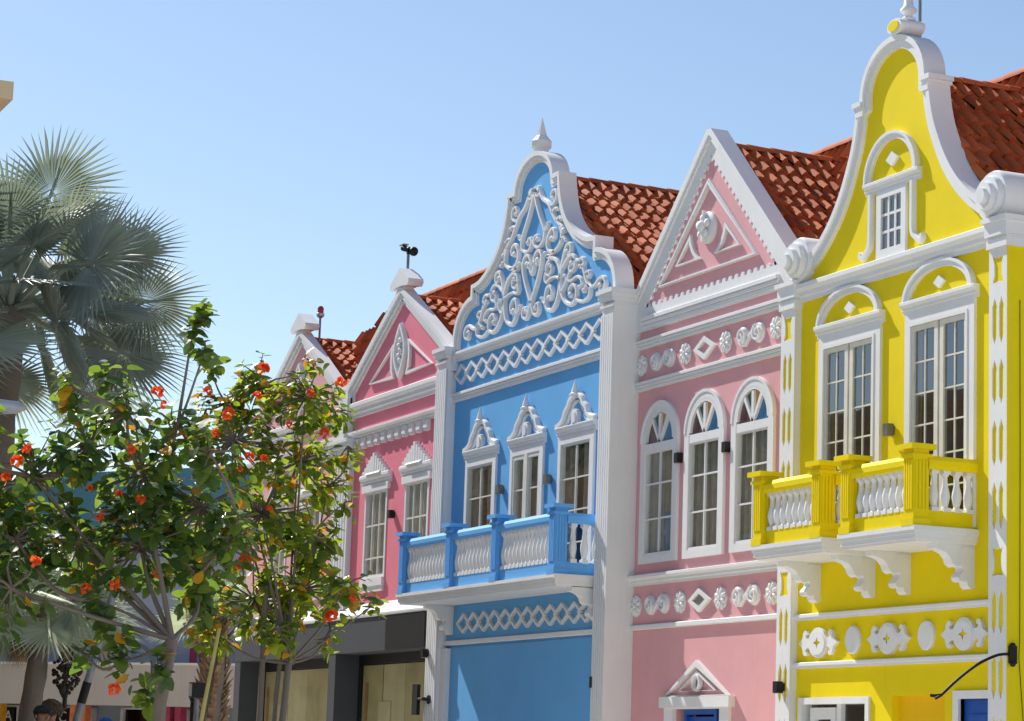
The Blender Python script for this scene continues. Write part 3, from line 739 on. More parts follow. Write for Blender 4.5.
# ================================================================== BLUE HOUSE
def blue_house():
    XC = -35.55; x0, x1 = -39.08, -32.36
    H = house('blue_house', 'sky blue house with white scrollwork gable and a long blue balcony', -35.8)
    wins = (-37.38, -35.58, -33.80)
    g = G(); holes = [rect(c-.51, c+.51, 4.45, 6.48) for c in wins]
    g.poly([rect(x0, x1, GZ-.1, 8.46)] + [h[::-1] for h in holes], 0, .3); body(g, x0, x1, 0, 8.4)
    part(g, 'wall', BLUE, H)
    # pilasters
    for a, b, side in ((-39.03, -38.60, 0), (-32.72, -32.33, 1)):
        g = G(); yf = -.19
        g.box(a, b, yf+.025, .32 if side else .02, GZ, 8.38)
        for i in range(6): 
            xx = a+.02+i*(b-a-.04)/5.; ww = .045
            g.box(xx-ww*.55 if i else xx-.02, xx+ww*.55 if i < 5 else xx+.02, yf, yf+.03, GZ+.25 if i not in (0,5) else GZ, 8.2)
        g.box(a, b, yf-.004, yf+.03, GZ, GZ+.35)
        if side: g.box(b-.02, b+.004, yf+.02, .5, GZ, 8.38)
        P = part(g, 'pilaster', WHITE, H)
        q = G()
        for (o, za, zb) in ((.015,8.30,8.34),(.02,8.38,8.43),(.04,8.43,8.50),(.065,8.50,8.565)):
            q.box(a-o, b+o, yf-o, .34 if side else .05, za, zb)
        sub(q, 'capital', WHITE, P, H)
    # gable
    half = [(3.06,8.50),(3.05,8.74),(2.95,8.98),(2.74,9.18),(2.48,9.29),(2.34,9.31)]
    half = smooth2(half, 4) + [(2.34,9.50)] + smooth2([(2.28,9.50),(2.0,9.54),(1.62,9.71),(1.33,9.93),(1.14,10.18),(1.03,10.46),(.97,10.76)], 5) + [(.79,10.76)]
    right = [(XC+a, z) for a, z in half]
    top = arc(XC, 10.72, .74, .54, 4, 176, 24)
    outer = right + top + mir(right, XC)[::-1]
    g = G(); g.poly([[(XC-3.0,8.40),(XC+3.0,8.40)] + offset(outer, .06)], 0, .19); gb = part(g, 'gable', BLUE, H)
    g = G(); g.ribbon(outer, offset(outer, .13), -.06, .20); g.ribbon(offset(outer, -.012), offset(outer, .06), -.09, .215); g.ribbon(offset(outer,.1), offset(outer, .165), -.03, .05)
    sub(g, 'coping', WHITE, gb, H, 40)
    g = G(); spike(g, XC-.02, .06, 11.2, [(.12,0),(.12,.13),(.17,.18),(.17,.26),(.11,.33),(.085,.36),(.003,.66)], 8); sub(g, 'finial', WHITE, gb, H)
    # scrollwork, right half and its mirror
    S = [([(.07,10.60),(.10,10.55),(.17,10.55),(.20,10.62),(.15,10.69),(.05,10.69),(-.0,10.68)], .055),
         ([(.10,10.68),(.20,10.60),(.34,10.45),(.56,10.33),(.70,10.17),(.86,10.01),(1.08,9.87),(1.13,9.80)], .085),
         ([(.62,10.30),(.74,10.30),(.84,10.38),(.82,10.49),(.71,10.52),(.65,10.45),(.70,10.40)], .06),
         ([(.70,10.17),(.80,10.22),(.88,10.19)], .06), ([(.86,10.01),(.98,10.05),(1.04,10.0)], .06),
         ([(0,10.62),(.10,10.42),(.24,10.2),(.37,10.03),(.43,9.90),(.40,9.78),(.27,9.71),(.13,9.72),(.05,9.80),(.08,9.90),(.16,9.90),(.18,9.84)], .075),
         ([(.43,9.92),(.52,9.96),(.55,10.02)], .05),
         ([(1.0,9.90),(1.07,9.78),(1.03,9.63),(.84,9.54),(.63,9.57),(.54,9.70),(.60,9.84),(.71,9.91),(.81,9.85),(.79,9.75),(.71,9.75)], .08),
         ([(.84,9.54),(.70,9.50),(.56,9.50),(.48,9.56)], .06), ([(1.05,9.68),(1.16,9.70),(1.22,9.64)], .055),
         ([(0,8.86),(.14,9.05),(.27,9.26),(.35,9.46),(.32,9.60),(.20,9.65),(.09,9.58),(.08,9.47),(.16,9.44),(.20,9.50)], .085),
         ([(0,9.30),(.06,9.38),(.10,9.48)], .07),
         ([(0,8.88),(.05,8.77),(.12,8.66),(.22,8.63),(.31,8.70),(.28,8.80),(.20,8.80),(.18,8.74)], .07),
         ([(.56,9.50),(.72,9.45),(.90,9.38),(1.02,9.24),(1.06,9.06),(1.02,8.86),(.93,8.70),(.77,8.62),(.61,8.67),(.54,8.83),(.58,8.98),(.69,9.01),(.78,8.92),(.74,8.80),(.67,8.82)], .085),
         ([(.70,9.44),(.57,9.38),(.54,9.27),(.61,9.19),(.72,9.22),(.74,9.31),(.67,9.34)], .065),
         ([(.54,9.27),(.50,9.16),(.56,9.09),(.72,9.13),(.88,9.12),(1.02,9.08)], .065), ([(.56,8.74),(.46,8.80),(.40,8.86)], .05),
         ([(1.06,9.08),(1.12,9.28),(1.19,9.45),(1.29,9.56),(1.40,9.54),(1.42,9.44),(1.34,9.38),(1.28,9.45)], .075),
         ([(1.06,9.06),(1.12,8.84),(1.27,8.67),(1.48,8.60),(1.64,8.67),(1.65,8.82),(1.52,8.90),(1.40,8.84),(1.44,8.75)], .08),
         ([(1.14,9.22),(1.30,9.33),(1.46,9.37),(1.58,9.29),(1.57,9.16),(1.46,9.11),(1.38,9.18),(1.45,9.24)], .07),
         ([(1.57,9.28),(1.70,9.24),(1.82,9.26),(1.90,9.18),(1.84,9.10),(1.76,9.14)], .06),
         ([(1.84,9.16),(1.92,9.02),(2.0,8.88),(2.14,8.77),(2.30,8.77),(2.44,8.84),(2.57,8.84),(2.65,8.75),(2.59,8.65),(2.48,8.65),(2.47,8.73)], .075),
         ([(1.94,9.0),(2.06,9.02),(2.12,8.96),(2.06,8.92)], .05),
         ([(1.64,8.67),(1.78,8.60),(1.98,8.59),(2.12,8.65),(2.12,8.77),(2.0,8.81),(1.92,8.74)], .065),
         ([(1.40,9.12),(1.36,9.0),(1.48,8.97),(1.66,9.0),(1.80,8.94),(1.84,8.86),(1.76,8.82)], .06), ([(1.12,8.84),(1.22,8.92),(1.28,9.02),(1.22,9.08)], .055)]
    g = G()
    for m in (1, -1):
        for pts, w in S:
            n = max(4, int(40/len(pts)))
            cv = smooth2([(XC+m*a, z) for a, z in pts], n)
            g.band(cv, w*.92, .01, .075, taper=lambda t: 1-.35*t*t)
            e = cv[-1]; g.lathe((e[0], 0, e[1]), [(w*.6,.01),(w*.6,-.055),(w*.3,-.075),(.001,-.08)], 10, 'y')
    sub(g, 'scrollwork', WHITE, gb, H, 45)
    for pr in (cyma(0, 8.31, 8.465, .10), triple(0, 7.63, 7.775, .08), [(.02,3.60),(-.045,3.60),(-.055,3.61),(-.055,3.665),(-.045,3.675),(.02,3.675)]):
        g = G(); g.xprof(pr, -38.61, -32.71); part(g, 'string_course', WHITE, H)
    # lattice friezes: overlapping diamonds
    for zc, hz, a, b, n in ((8.075, .175, -38.52, -32.86, 13), (3.94, .165, -38.05, -33.05, 12)):
        g = G(); st = (b-a)/(n)
        for i in range(n):
            c = a+st*(i+.5); diamond_ring(g, c, zc, st*.66, hz, .042, 0, .05+.006*(i%2))
        part(g, 'lattice_frieze', WHITE_D, H)
    # shop front panel and reveals under the balcony
    g = G(); g.box(-38.36,-32.73,-.02,.02,GZ,3.56); part(g, 'shutter_panel', BLUE, H)
    g = G(); g.box(-38.62,-38.37,-.10,.02,GZ,3.55); part(g, 'shutter_jamb', WHITE, H)
    # windows
    first = None
    for k, c in enumerate(wins):
        X = c
        g = G(); g.poly([[(X-.60,4.45),(X-.508,4.45),(X-.508,6.478),(X+.508,6.478),(X+.508,4.45),(X+.635,4.45),(X+.635,6.60),(X-.60,6.60)]], -.04, .12)
        Wn = part(g, 'window', WHITE_D, H)
        g = G(); g.xprof(cyma(0, 6.59, 6.745, .085), X-.65, X+.69)
        hl = smooth2([(.66,6.77),(.52,6.80),(.42,6.86),(.36,6.96),(.26,7.04),(.2,7.12),(.08,7.18),(0,7.19)], 4)
        pts = [(X+a, z) for a, z in hl] + [(X-a, z) for a, z in hl[::-1][1:]]
        g.band(pts, .10, .01, .085); g.band([(X+a*.72, 6.76+(z-6.77)*.8) for a, z in hl] + [(X-a*.72, 6.76+(z-6.77)*.8) for a, z in hl[::-1][1:]], .045, .01, .05)
        g.poly(arc(X, 6.90, .10, .075, 0, 180, 10)+[(X-.10,6.75),(X+.10,6.75)], -.07, .01)
        g.poly(arc(X, 6.88, .055, .05, 0, 180, 10)+[(X-.055,6.76),(X+.055,6.76)], -.09, -.06)
        g.lathe((X, -.06, 7.17), [(.085,0),(.085,.025),(.06,.045),(.05,.10),(.004,.25)], 12)
        sub(g, 'hood', WHITE, Wn, H, 40)
        g = G()
        if k == 1:
            for a, b in ((X-.507,X-.045),(X+.045,X+.507)):
                g.poly([rect(a,b,4.46,6.477), rect(a+.055,b-.055,4.56,6.41)[::-1]], -.03, .03)
            g.box(X-.06, X+.06, -.04, .02, 4.46, 6.478)
            for a, b in ((X-.455,X-.10),(X+.10,X+.455)):
                for i in range(1, 4): z = 4.56+1.83*i/4; g.box(a, b, -.01, .01, z-.012, z+.012)
        else:
            g.poly([rect(X-.507,X+.507,4.46,6.477), rect(X-.475,X+.475,4.50,6.445)[::-1]], -.03, .03)
            g.box(X-.014, X+.014, -.015, .012, 4.5, 6.43)
            for i in range(1, 4): z = 4.5+1.93*i/4; g.box(X-.475, X+.475, -.014, .011, z-.011, z+.011)
        sub(g, 'sash', SASH, Wn, H)
        g = G(); g.add([(X-.49,.004,4.48),(X+.49,.004,4.48),(X+.49,.004,6.46),(X-.49,.004,6.46)], [(0,1,2,3)]); sub(g, 'glass_pane', GLASS, Wn, H)
        g = G(); curtain(g, X-.50, X-.08+.1*(k%2), 4.5, 6.44, .085, .03, .15); curtain(g, X+.05, X+.50, 4.5, 6.44, .09, .03, .17); sub(g, 'curtain', CURTAIN_B, Wn, H, True)
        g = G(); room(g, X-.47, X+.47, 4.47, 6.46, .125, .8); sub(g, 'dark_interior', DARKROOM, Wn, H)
    balcony(H, -38.96, -32.80, .77, [-38.82, -36.82, -35.02, -32.94], BLUE_T, 'long blue balcony with white balusters', (-38.50, -33.00), .11)
    house_roof(H, -39.3, -32.8, XC, 10.88, 3.15, .78, .20, 2.33, 10.5, yend=6.5)
    return H
blue_house()

# ================================================================== ROSE AND BLUSH HOUSES (same pattern, two colours)
def ribbed_house(XC, half_w, name, label, PAINT, x0, x1):
    H = house(name, label, XC)
    wins = (XC-1.0, XC+.95)
    g = G(); holes = [rect(c-.52, c+.52, 4.93, 6.44) for c in wins]
    g.poly([rect(x0, x1, 4.2, 8.2)] + [h[::-1] for h in holes], 0, .3); body(g, x0, x1, 0, 8.1)
    part(g, 'wall', PAINT, H)
    zb = 8.30; za = 9.98; k = (za-zb)/(half_w+.33)
    g = G(); g.poly([[(XC-half_w+.1,8.1),(XC+half_w-.1,8.1),(XC+half_w-.1,8.4),(XC,za-.15),(XC-half_w+.1,8.4)]], 0, .11); gb = part(g, 'gable', PAINT, H)
    lip = [(XC+half_w,8.16),(XC+half_w,8.50),(XC+.05,za),(XC-.05,za),(XC-half_w,8.50),(XC-half_w,8.16)]
    g = G(); g.ribbon(offset(lip,-.01), offset(lip,.09), -.10, .125); g.ribbon(lip, offset(lip,.17), -.07, .12); g.ribbon(offset(lip,.16), offset(lip,.24), -.04, .03)
    # saddle cap on the point
    g.poly([(XC-.45,10.03),(XC-.43,10.09),(XC,10.34),(XC+.43,10.09),(XC+.45,10.03),(XC+.38,9.97),(XC+.15,10.0),(XC-.15,10.0),(XC-.38,9.97)], -.125, .165); g.box(XC-.13, XC+.13, -.085, .11, 9.9, 10.05)
    sub(g, 'coping', WHITE, gb, H)
    # mandorla with two curved-sided triangles
    g = G(); m = []
    for i in range(13): a = math.radians(-62+124*i/12); m.append((XC-.02-.30+.52*math.cos(a), 8.86+.52*math.sin(a)))
    m2 = m + [(2*(XC-.02)-x, z) for x, z in m[::-1]]
    m2 = [(XC-.02+.24*math.sin(PI*t)*s, 8.40+.92*t) for s, t in [(1, i/14) for i in range(15)]] + [(XC-.02-.24*math.sin(PI*t), 8.40+.92*t) for t in [1-i/14 for i in range(1, 14)]]
    g.band(m2, .10, .01, .09, True); g.poly([(XC-.02+.12*math.sin(PI*t)*s, 8.53+.66*t) for s, t in [(1, i/10) for i in range(11)]] + [(XC-.02-.12*math.sin(PI*t), 8.53+.66*t) for t in [1-i/10 for i in range(1, 10)]], -.03, .01)
    for i in range(5): g.ball((XC-.02+.03*(-1)**i, -.06, 8.68+.09*i), .06, 8, 6, 1, .7, .9)
    for s in (-1, 1):
        c = XC-.02
        pts = [(c+s*1.50,8.44),(c+s*.28,8.40),(c+s*.36,8.55),(c+s*.39,8.72),(c+s*.37,8.90),(c+s*.33,9.03)]
        g.ribbon(pts, offset(pts, -.075*s if s > 0 else .075, True), -.05, .02, True)
    sub(g, 'gable_ornament', WHITE_D, gb, H, 40)
    for pr in (cyma(0, 7.90, 8.17, .11), [(.02,4.195),(-.17,4.195),(-.19,4.22),(-.19,4.25),(-.02,4.46),(.02,4.46)]):
        g = G(); g.xprof(pr, x0, x1); part(g, 'string_course', WHITE, H)
    g = G(); g.xprof(cyma(0, 7.48, 7.63, .13), x0, x1); C = part(g, 'cornice', WHITE, H)
    n = int((x1-x0-.6)/.335)
    for i in range(n):
        g = G(); xx = x0+.42+i*.335
        g.box(xx-.085, xx+.085, -.075, .01, 7.34, 7.482); g.box(xx-.075, xx+.075, -.06, .01, 7.29, 7.342)
        sub(g, 'dentil', WHITE, C, H)
    for c in wins:
        g = G(); g.poly([rect(c-.55,c+.55,4.90,6.46), rect(c-.485,c+.485,4.96,6.425)[::-1]], -.015, .10)
        g.box(c-.55, c+.55, -.06, .02, 4.76, 4.90); g.box(c-.52, c+.52, -.04, .02, 4.66, 4.76)
        Wn = part(g, 'window', WHITE_D, H)
        g = G(); g.box(c-.64,c+.66,-.055,.02,6.455,6.58); g.xprof(cyma(0, 6.57, 6.76, .09), c-.70, c+.74)
        nb = 13; wd = 1.38/nb
        for i in range(nb):
            u = (i-(nb-1)/2); h = 7.14-abs(u)*(.36/((nb-1)/2))
            g.box(c+u*wd-wd*.40, c+u*wd+wd*.40, -.075-.02*(1-abs(u)/7), .02, 6.75, h); g.box(c+u*wd-wd*.5, c+u*wd+wd*.5, -.05, .015, 6.75, h-.05)
        g.xprof([(.0,6.76),(-.125,6.76),(-.10,6.79),(.0,6.84)], c-.35, c+.35)
        sub(g, 'hood', WHITE, Wn, H)
        g = G()
        for i in (1, 2): xx = c-.485+.97*i/3; g.box(xx-.015, xx+.015, -.005, .02, 4.96, 6.43)
        for z in (5.26, 5.845): g.box(c-.485, c+.485, -.004, .019, z-.014, z+.014)
        sub(g, 'muntin', SASH, Wn, H)
        g = G(); g.add([(c-.5,.012,4.95),(c+.5,.012,4.95),(c+.5,.012,6.44),(c-.5,.012,6.44)], [(0,1,2,3)]); sub(g, 'glass_pane', GLASS, Wn, H)
        g = G(); curtain(g, c-.5, c+.5, 4.9, 6.45, .068, .025, .2); sub(g, 'curtain', CURTAIN, Wn, H, True)
        g = G(); room(g, c-.53, c+.53, 4.93, 6.45, .11, .5); sub(g, 'dark_interior', DARKROOM, Wn, H)
    house_roof(H, x0-.05, x1+.05, XC, 9.80, half_w-.05, .63, .13, 1.35, 10.32, hip=(lambda x, z: x > -46.7+(z-9.85)*3.2) if XC < -43 else None)
    # dark shop front
    xa, xb = x0+.05, x1+(.0 if XC > -43 else .0)
    g = G(); g.box(xa, xb, -.16, .5, 3.59, 4.20)
    part(g, 'shop_fascia', CHARCOAL, H)
    for a, b in ((xa, xa+.36),):
        g = G(); g.box(a, b, -.155, .5, GZ, 3.59); part(g, 'shop_pier', CHARCOAL, H)
    g = G(); g.add([(xa+.36,.36,GZ),(xb,.36,GZ),(xb,.36,3.58),(xa+.36,.36,3.58)], [(0,1,2,3)]); Sh = part(g, 'shop_window', GLASS_S, H)
    g = G(); wdt = xb-xa-.36; n = 4; first = xa+.36
    for i in range(n): 
        g.mi = i % 2; g.box(first+wdt*i/n+.01, first+wdt*(i+1)/n-.01, .372+.004*(i%2), .374+.004*(i%2), GZ, 3.40)
    g.mi = 2; g.box(xb-.55, xb-.40, .366, .369, 2.5, 3.15); g.box(xb-.75, xb-.50, .365, .368, 2.0, 2.45); g.box(first+.2, first+.35, .366, .369, 2.4, 3.1); g.mi = 1; g.box(first+.9, first+1.5, .365, .369, 1.8, 2.75)
    sub(g, 'paper_cover', [PAPER, PAPER2, PAPER3], Sh, H)
    g = G(); g.box(xa+.36, xb, .30, .40, 3.42, 3.59); g.box(xa+.36, xa+.42, .30, .40, GZ, 3.42); g.box(xb-.07, xb, .30, .40, GZ, 3.42); g.box(xa+.36, xb, .44, .6, GZ, 3.6)
    sub(g, 'shop_frame', BLACKMAT, Sh, H)
    # pilaster on the party line (left edge)
    if XC > -43:
        c = x0+.13
        g = G(); a, b = c-.40, c+.40
        g.box(a, b, -.075, .02, 4.2, 7.32)
        for i in range(6): xx = a+.04+i*(.72/5); g.box(xx-.035, xx+.035, -.10, -.07, 4.2, 7.2)
        g.box(c-.24, c+.24, -.13, .03, 7.62, 8.30); g.box(a+.12, b-.12, -.19, .03, 7.50, 7.66)
        P = part(g, 'pilaster', WHITE, H)
        q = G()
        for (o, za_, zb_) in ((.02,7.14,7.20),(.05,7.28,7.36),(.09,7.36,7.46),(.12,7.46,7.52)): q.box(a-o, b+o, -.10-o, .03, za_, zb_)
        sub(q, 'capital', WHITE, P, H)
    return H
ribbed_house(-41.1, 2.55, 'rose_pink_house', 'deep rose pink house with ribbed window hoods beside the blue house', ROSE, -43.85, -39.15)
ribbed_house(-46.5, 2.55, 'blush_pink_house', 'light blush pink house at the far end, half hidden by the flowering tree', BLUSH, -49.4, -43.85)
g = G(); g.box(-40.95,-39.16,-.175,-.155,3.60,4.19); rh = bpy.data.objects['rose_pink_house']; sub(g, 'dark_fascia_end', BLACKMAT, [o for o in kids(rh) if o.name.startswith('shop_fascia')][0], rh)  # thin black sheet makes the right end of the fascia darker

# ================================================================== small fixtures on and above the houses
WHT_LAMP = 'small dark box lamp on the pale pink wall '
lamp('black box lamp on pale pink wall between the left and middle arched windows', -30.97, 5.98, .28)
lamp('black box lamp on pale pink wall between the middle and right arched windows', -29.60, 5.99, .28)
lamp('grey metal box lamp on yellow wall between the two balcony doors', -25.15, 5.72, 0, LAMPG)
lamp('grey metal box lamp on blue wall between the left and middle windows', -36.50, 6.0, 0, LAMPG)
lamp('grey metal box lamp on blue wall between the middle and right windows', -34.70, 6.0, 0, LAMPG)
lamp('black box lamp on deep rose wall between two ribbed-hood windows', -41.20, 5.97, 0)
lamp('black box lamp low on the left pilaster of the yellow house', -27.46, 2.75, -.10)
lamp('black box lamp on the left pilaster of the blue house beside dark shop front', -38.93, 3.48, -.19)

t = thing('bracket_sign', 'black slab sign on a short arm beside the dark shop front', 'sign', (-39.0, -.15, 2.45))
g = G(); g.box(-.26,-.04,-.16,-.10,.02,.52); g.build('sign_board', BLACKMAT, t)
g = G(); g.tube([(.20,-.03,.27),(.16,-.13,.28),(-.06,-.13,.28)], .03, 8); g.lathe((.20,.0,.27), [(.075,-.06),(.075,.0)], 10, 'y'); g.build('arm', BLACKMAT, t)
t = thing('conduit_box', 'tiny dark junction box on the right blue-house pilaster near the street', 'junction box', (-32.72, -.15, 2.90))
g = G(); g.box(-.035,.035,-.05,.02,-.08,.08); g.box(-.02,.02,-.035,.01,.08,.16); g.build('box_body', BLACKMAT, t)

t = thing('security_camera', 'dark security camera on a thin pole above the deep rose gable', 'camera', (-41.18, .06, 10.28))
g = G(); g.tube([(0,0,-.1),(0,0,.36)], .026, 8); g.build('pole', GREYMET, t)
g = G(); g.tube([(-.14,-.05,.47),(.05,.0,.41)], .055, 10); g.ball((.10,.06,.38), .085, 12, 8); g.box(-.025,.025,-.025,.025,.34,.42); g.build('camera_head', BLACKMAT, t, smooth=40)
g = G(); g.box(-.24,-.04,-.09,.02,.52,.535); g.build('sun_shield', STEEL, t)
t = thing('warning_beacon', 'small red beacon on a thin grey pole behind the far gable', 'beacon', (-46.36, .28, 9.72))
g = G(); g.tube([(0,0,-.2),(0,0,.56)], .022, 8); g.build('pole', GREYMET, t)
g = G(); g.lathe((0,0,.54), [(.03,0),(.08,.04),(.08,.09),(.05,.11)], 12); g.build('collar', STEEL, t)
g = G(); g.lathe((0,0,.645), [(.06,0),(.065,.09),(.04,.13),(.003,.14)], 12); g.build('red_lens', RED, t, smooth=40)
t = thing('lightning_rod', 'thin grey rod rising behind the crown of the yellow gable', 'rod', (-25.0, .235, 10.0))
g = G(); g.tube([(0,0,-.5),(0,0,2.4)], [.024,.016], 8); g.build('rod', GREYMET, t)
g = G(); g.box(-.05,.05,-.05,.06,.2,.26); g.build('clamp', GREYMET, t)

t = thing('flag_arm', 'thin black curved arm reaching out from the yellow corner', 'bracket arm', (-22.69, -.05, 3.02))
arm = smooth2([(0,.0,0),(-.01,-.08,.01),(-.04,-.20,-.02),(-.10,-.38,-.12),(-.17,-.57,-.28),(-.24,-.73,-.45)], 4)
g = G(); g.tube(arm, [.016]*len(arm), 7); g.tube([(-.24,-.73,-.45),(-.28,-.78,-.46),(-.33,-.80,-.455)], .020, 6); g.tube([(-.24,-.73,-.45),(-.25,-.80,-.49)], .015, 6); g.build('curved_arm', BLACKMAT, t, smooth=60)
g = G(); g.box(-.005,.03,-.04,.05,-.09,.10); g.ball((.02,0,.10), .035, 8, 6); g.ball((.02,0,-.09), .035, 8, 6); g.build('wall_plate', BLACKMAT, t)

# ================================================================== ground
def flat(name, pts, z, mat, label=None):
    g = G(); g.add([(x, y, z) for x, y in pts], [tuple(range(len(pts)))])
    return tag(g.build(name, mat), kind='structure')
PAVE = painted('pale_paving', (.70,.67,.61), rough=.8, bump=.3, grain=25, wear=.1)
ASPH = painted('pale_concrete_road', (.66,.64,.59), rough=.85, bump=.4, grain=60, wear=.1)
EARTH = painted('dry_ground', (.60,.56,.48), rough=.9, bump=.3, grain=20)
flat('ground', [(-400,-400),(400,-400),(400,400),(-400,400)], GZ-.13, EARTH)
flat('road', [(-60,-8.6),(40,-8.6),(40,-3.6),(-60,-3.6)], GZ-.12, ASPH)
g = G(); g.box(-60,40,-3.55,.5,GZ-.2,GZ); tag(g.build('pavement', PAVE), kind='structure')
g = G(); g.box(-60,40,-10.5,-8.65,GZ-.2,GZ); tag(g.build('far_pavement', PAVE), kind='structure')
g = G(); g.box(-60,40,-3.65,-3.552,GZ-.2,GZ+.004); tag(g.build('kerb', WHITE_D), kind='structure')

# ================================================================== beige building across the street (its cornice tip shows at the left edge)
BEIGE = painted('beige_render', (.60,.45,.28), wear=.06)
BEIGE_T = painted('beige_trim', (.66,.50,.32), wear=.04)
ZT = 8.88
bb = thing('beige_building', 'beige building whose stepped cornice corner pokes in at the left edge', 'building', (-40, -11.2, GZ))
bo = bb.location
g = G(); g.box(-62,-27.1,-22,-10.62,GZ-.1,ZT-.5); g.build('wall', BEIGE, bb, bo)
g = G()
for o, za, zb in ((.10,ZT-.56,ZT-.46),(.16,ZT-.46,ZT-.34),(.25,ZT-.34,ZT-.22),(.36,ZT-.22,ZT-.02),(.22,ZT-.02,ZT+.06)): g.box(-62-o,-27.1+o,-22-o,-10.62+o,za,zb)
g.build('cornice', BEIGE_T, bb, bo)
for k in range(7):
    x = -31-k*4.4
    g = G(); g.poly([rect(x-.75,x+.75,4.6,6.9), rect(x-.6,x+.6,4.75,6.75)[::-1]], -10.63, -10.55); f = g.build('window', WHITE_D, bb, bo)
    g = G(); g.box(x-.62,x+.62,-10.62,-10.605,4.74,6.76); g.build('shutter', plain('dark_shutter', (.08,.07,.06), .6) if k == 0 else bpy.data.materials['dark_shutter'], f, bo)

tb = thing('reflection_block', 'taller plain beige block across the street, added out of view to darken the window reflections', 'building', (-72, -11.6, GZ))  # out-of-view block, added so the panes mirror something dark instead of sky
g = G(); g.box(-92,-56,-17,-11.4,GZ-.1,12.4); g.build('wall', BEIGE, tb, tb.location)
g = G(); g.box(-92.2,-55.8,-17.2,-11.2,12.4,12.7); g.box(-92.1,-55.9,-17.1,-11.3,12.2,12.4); g.build('cornice', BEIGE_T, tb, tb.location)
for k in range(8):
    for zz in (2.0, 5.6, 9.2):
        x = -58.5-k*4.2; g = G(); g.box(x-.7,x+.7,-11.41,-11.36,zz,zz+2.1); g.build('window', bpy.data.materials['dark_shutter'], tb, tb.location)

# ================================================================== plaza buildings closing the view on the left
fx = Vector((-70.13+67.87*.965/1, 0, 0))
PA = Vector((-70.1, -.3)); PB = Vector((-63.2, 4.35)); dv = (PB-PA).normalized()
ang = math.atan2(dv.y, dv.x)
CREAM = painted('cream_band', (.52,.50,.44), wear=.08, streak=.15); GREYW = painted('grey_blue_wall', (.33,.40,.47), wear=.08, streak=.12)
TEAL = painted('teal_fascia', (.09,.25,.32), wear=.1); MAG = plain('magenta_stripe', (.42,.05,.12), .6); PNK = plain('pink_stripe', (.70,.24,.26), .6)
ORG = plain('orange_column', (.75,.24,.09), .6); AMB = plain('amber_column', (.80,.40,.03), .6); SHOPG = glassy('shop_glass', tint=(.3,.3,.3))
pb = thing('plaza_building', 'low plaza building with cream band, grey blue upper wall and coloured stripes', 'building', (PA.x, PA.y, GZ), rz=ang)
def pbx(name, mat, *boxes, parent=None):
    g = G()
    for b in boxes: g.box(*b)
    o = g.build(name, mat, parent or pb); return o
pbx('upper_wall', GREYW, (-14, 18, .0, 8, 3.3, 6.8))
pbx('fascia_band', CREAM, (-14, 18, -.9, .0, 2.44, 3.50)); pbx('band_coping', WHITE_D, (-14, 18, -.95, .0, 3.50, 3.56))
pbx('ground_wall', GREYW, (-14, 18, .8, 8, -.1, 2.46))
pbx('parapet', TEAL, (-14.1, 18.1, -.15, 8.1, 6.8, 8.75))
for x in (3.38, 3.72): pbx('wall_stripe', PNK, (x, x+.24, -.03, .02, 3.56, 6.8))
for x in (6.75, 7.08): pbx('wall_stripe', MAG, (x, x+.22, -.03, .02, 3.56, 6.8))
for x, mt in ((.45, AMB), (3.18, ORG), (3.50, ORG)): pbx('column', mt, (x, x+.22, -.55, -.3, -.1, 2.45))
for x in (6.42, 6.78): pbx('column', MAG, (x, x+.2, -.55, -.3, -.1, 2.45))
for a, b in ((-2.6, .3), (.95, 2.95), (3.95, 6.2)):
    f = pbx('shop_front', WHITE_D, (a, a+.1, .6, .8, 0, 2.43), (b-.1, b, .6, .8, 0, 2.43), (a, b, .6, .8, 2.38, 2.43))
    pbx('glass_pane', SHOPG, (a+.1, b-.1, .7, .74, 0, 2.38), parent=f)
    if b < 3.5: 
        s = pbx('sign_panel', BLACKMAT, (a+.12, b-.12, .52, .58, 1.92, 2.36), parent=f)
def text(name, s, mat, parent, loc, size, rx=PI/2):
    c = bpy.data.curves.new(name, 'FONT'); c.body = s; c.size = size; c.extrude = .01; c.align_x = 'CENTER'; c.materials.append(mat)
    tmp = bpy.data.objects.new('letters', c); COL.objects.link(tmp); me = bpy.data.meshes.new_from_object(tmp.evaluated_get(bpy.context.evaluated_depsgraph_get()))
    bpy.data.objects.remove(tmp); o = bpy.data.objects.new(name, me); COL.objects.link(o); o.parent = parent; o.location = loc; o.rotation_euler.x = rx; return o
sf = [o for o in kids(pb) if o.name.startswith('shop_front')]
text('lettering', 'C', WHITE_D, sf[1], (1.98, .515, 2.0), .42); text('lettering', 'C', WHITE_D, sf[1], (2.54, .515, 2.0), .42); text('lettering', 'RA', WHITE_D, sf[0], (-.15, .515, 2.0), .42)
# pale dome-topped awning beside the teal wall
aw = thing('white_awning', 'white domed awning glimpsed between leaves below the teal wall', 'awning', (-45.9, -5.0, GZ), rz=ang)
g = G(); b0 = len(g.v)
prof = [(1.0*math.sin(PI/2*(1-i/6)) if i < 6 else .001, 1.0*math.cos(PI/2*(1-i/6))*.7) for i in range(7)]
g.lathe((0,0,4.55), prof, 20); g.build('canopy', WHITE_D, aw, smooth=60)
g = G(); g.tube([(0,0,0),(0,0,4.6)], .05, 8); g.build('post', GREYMET, aw)
for i in range(0): pass

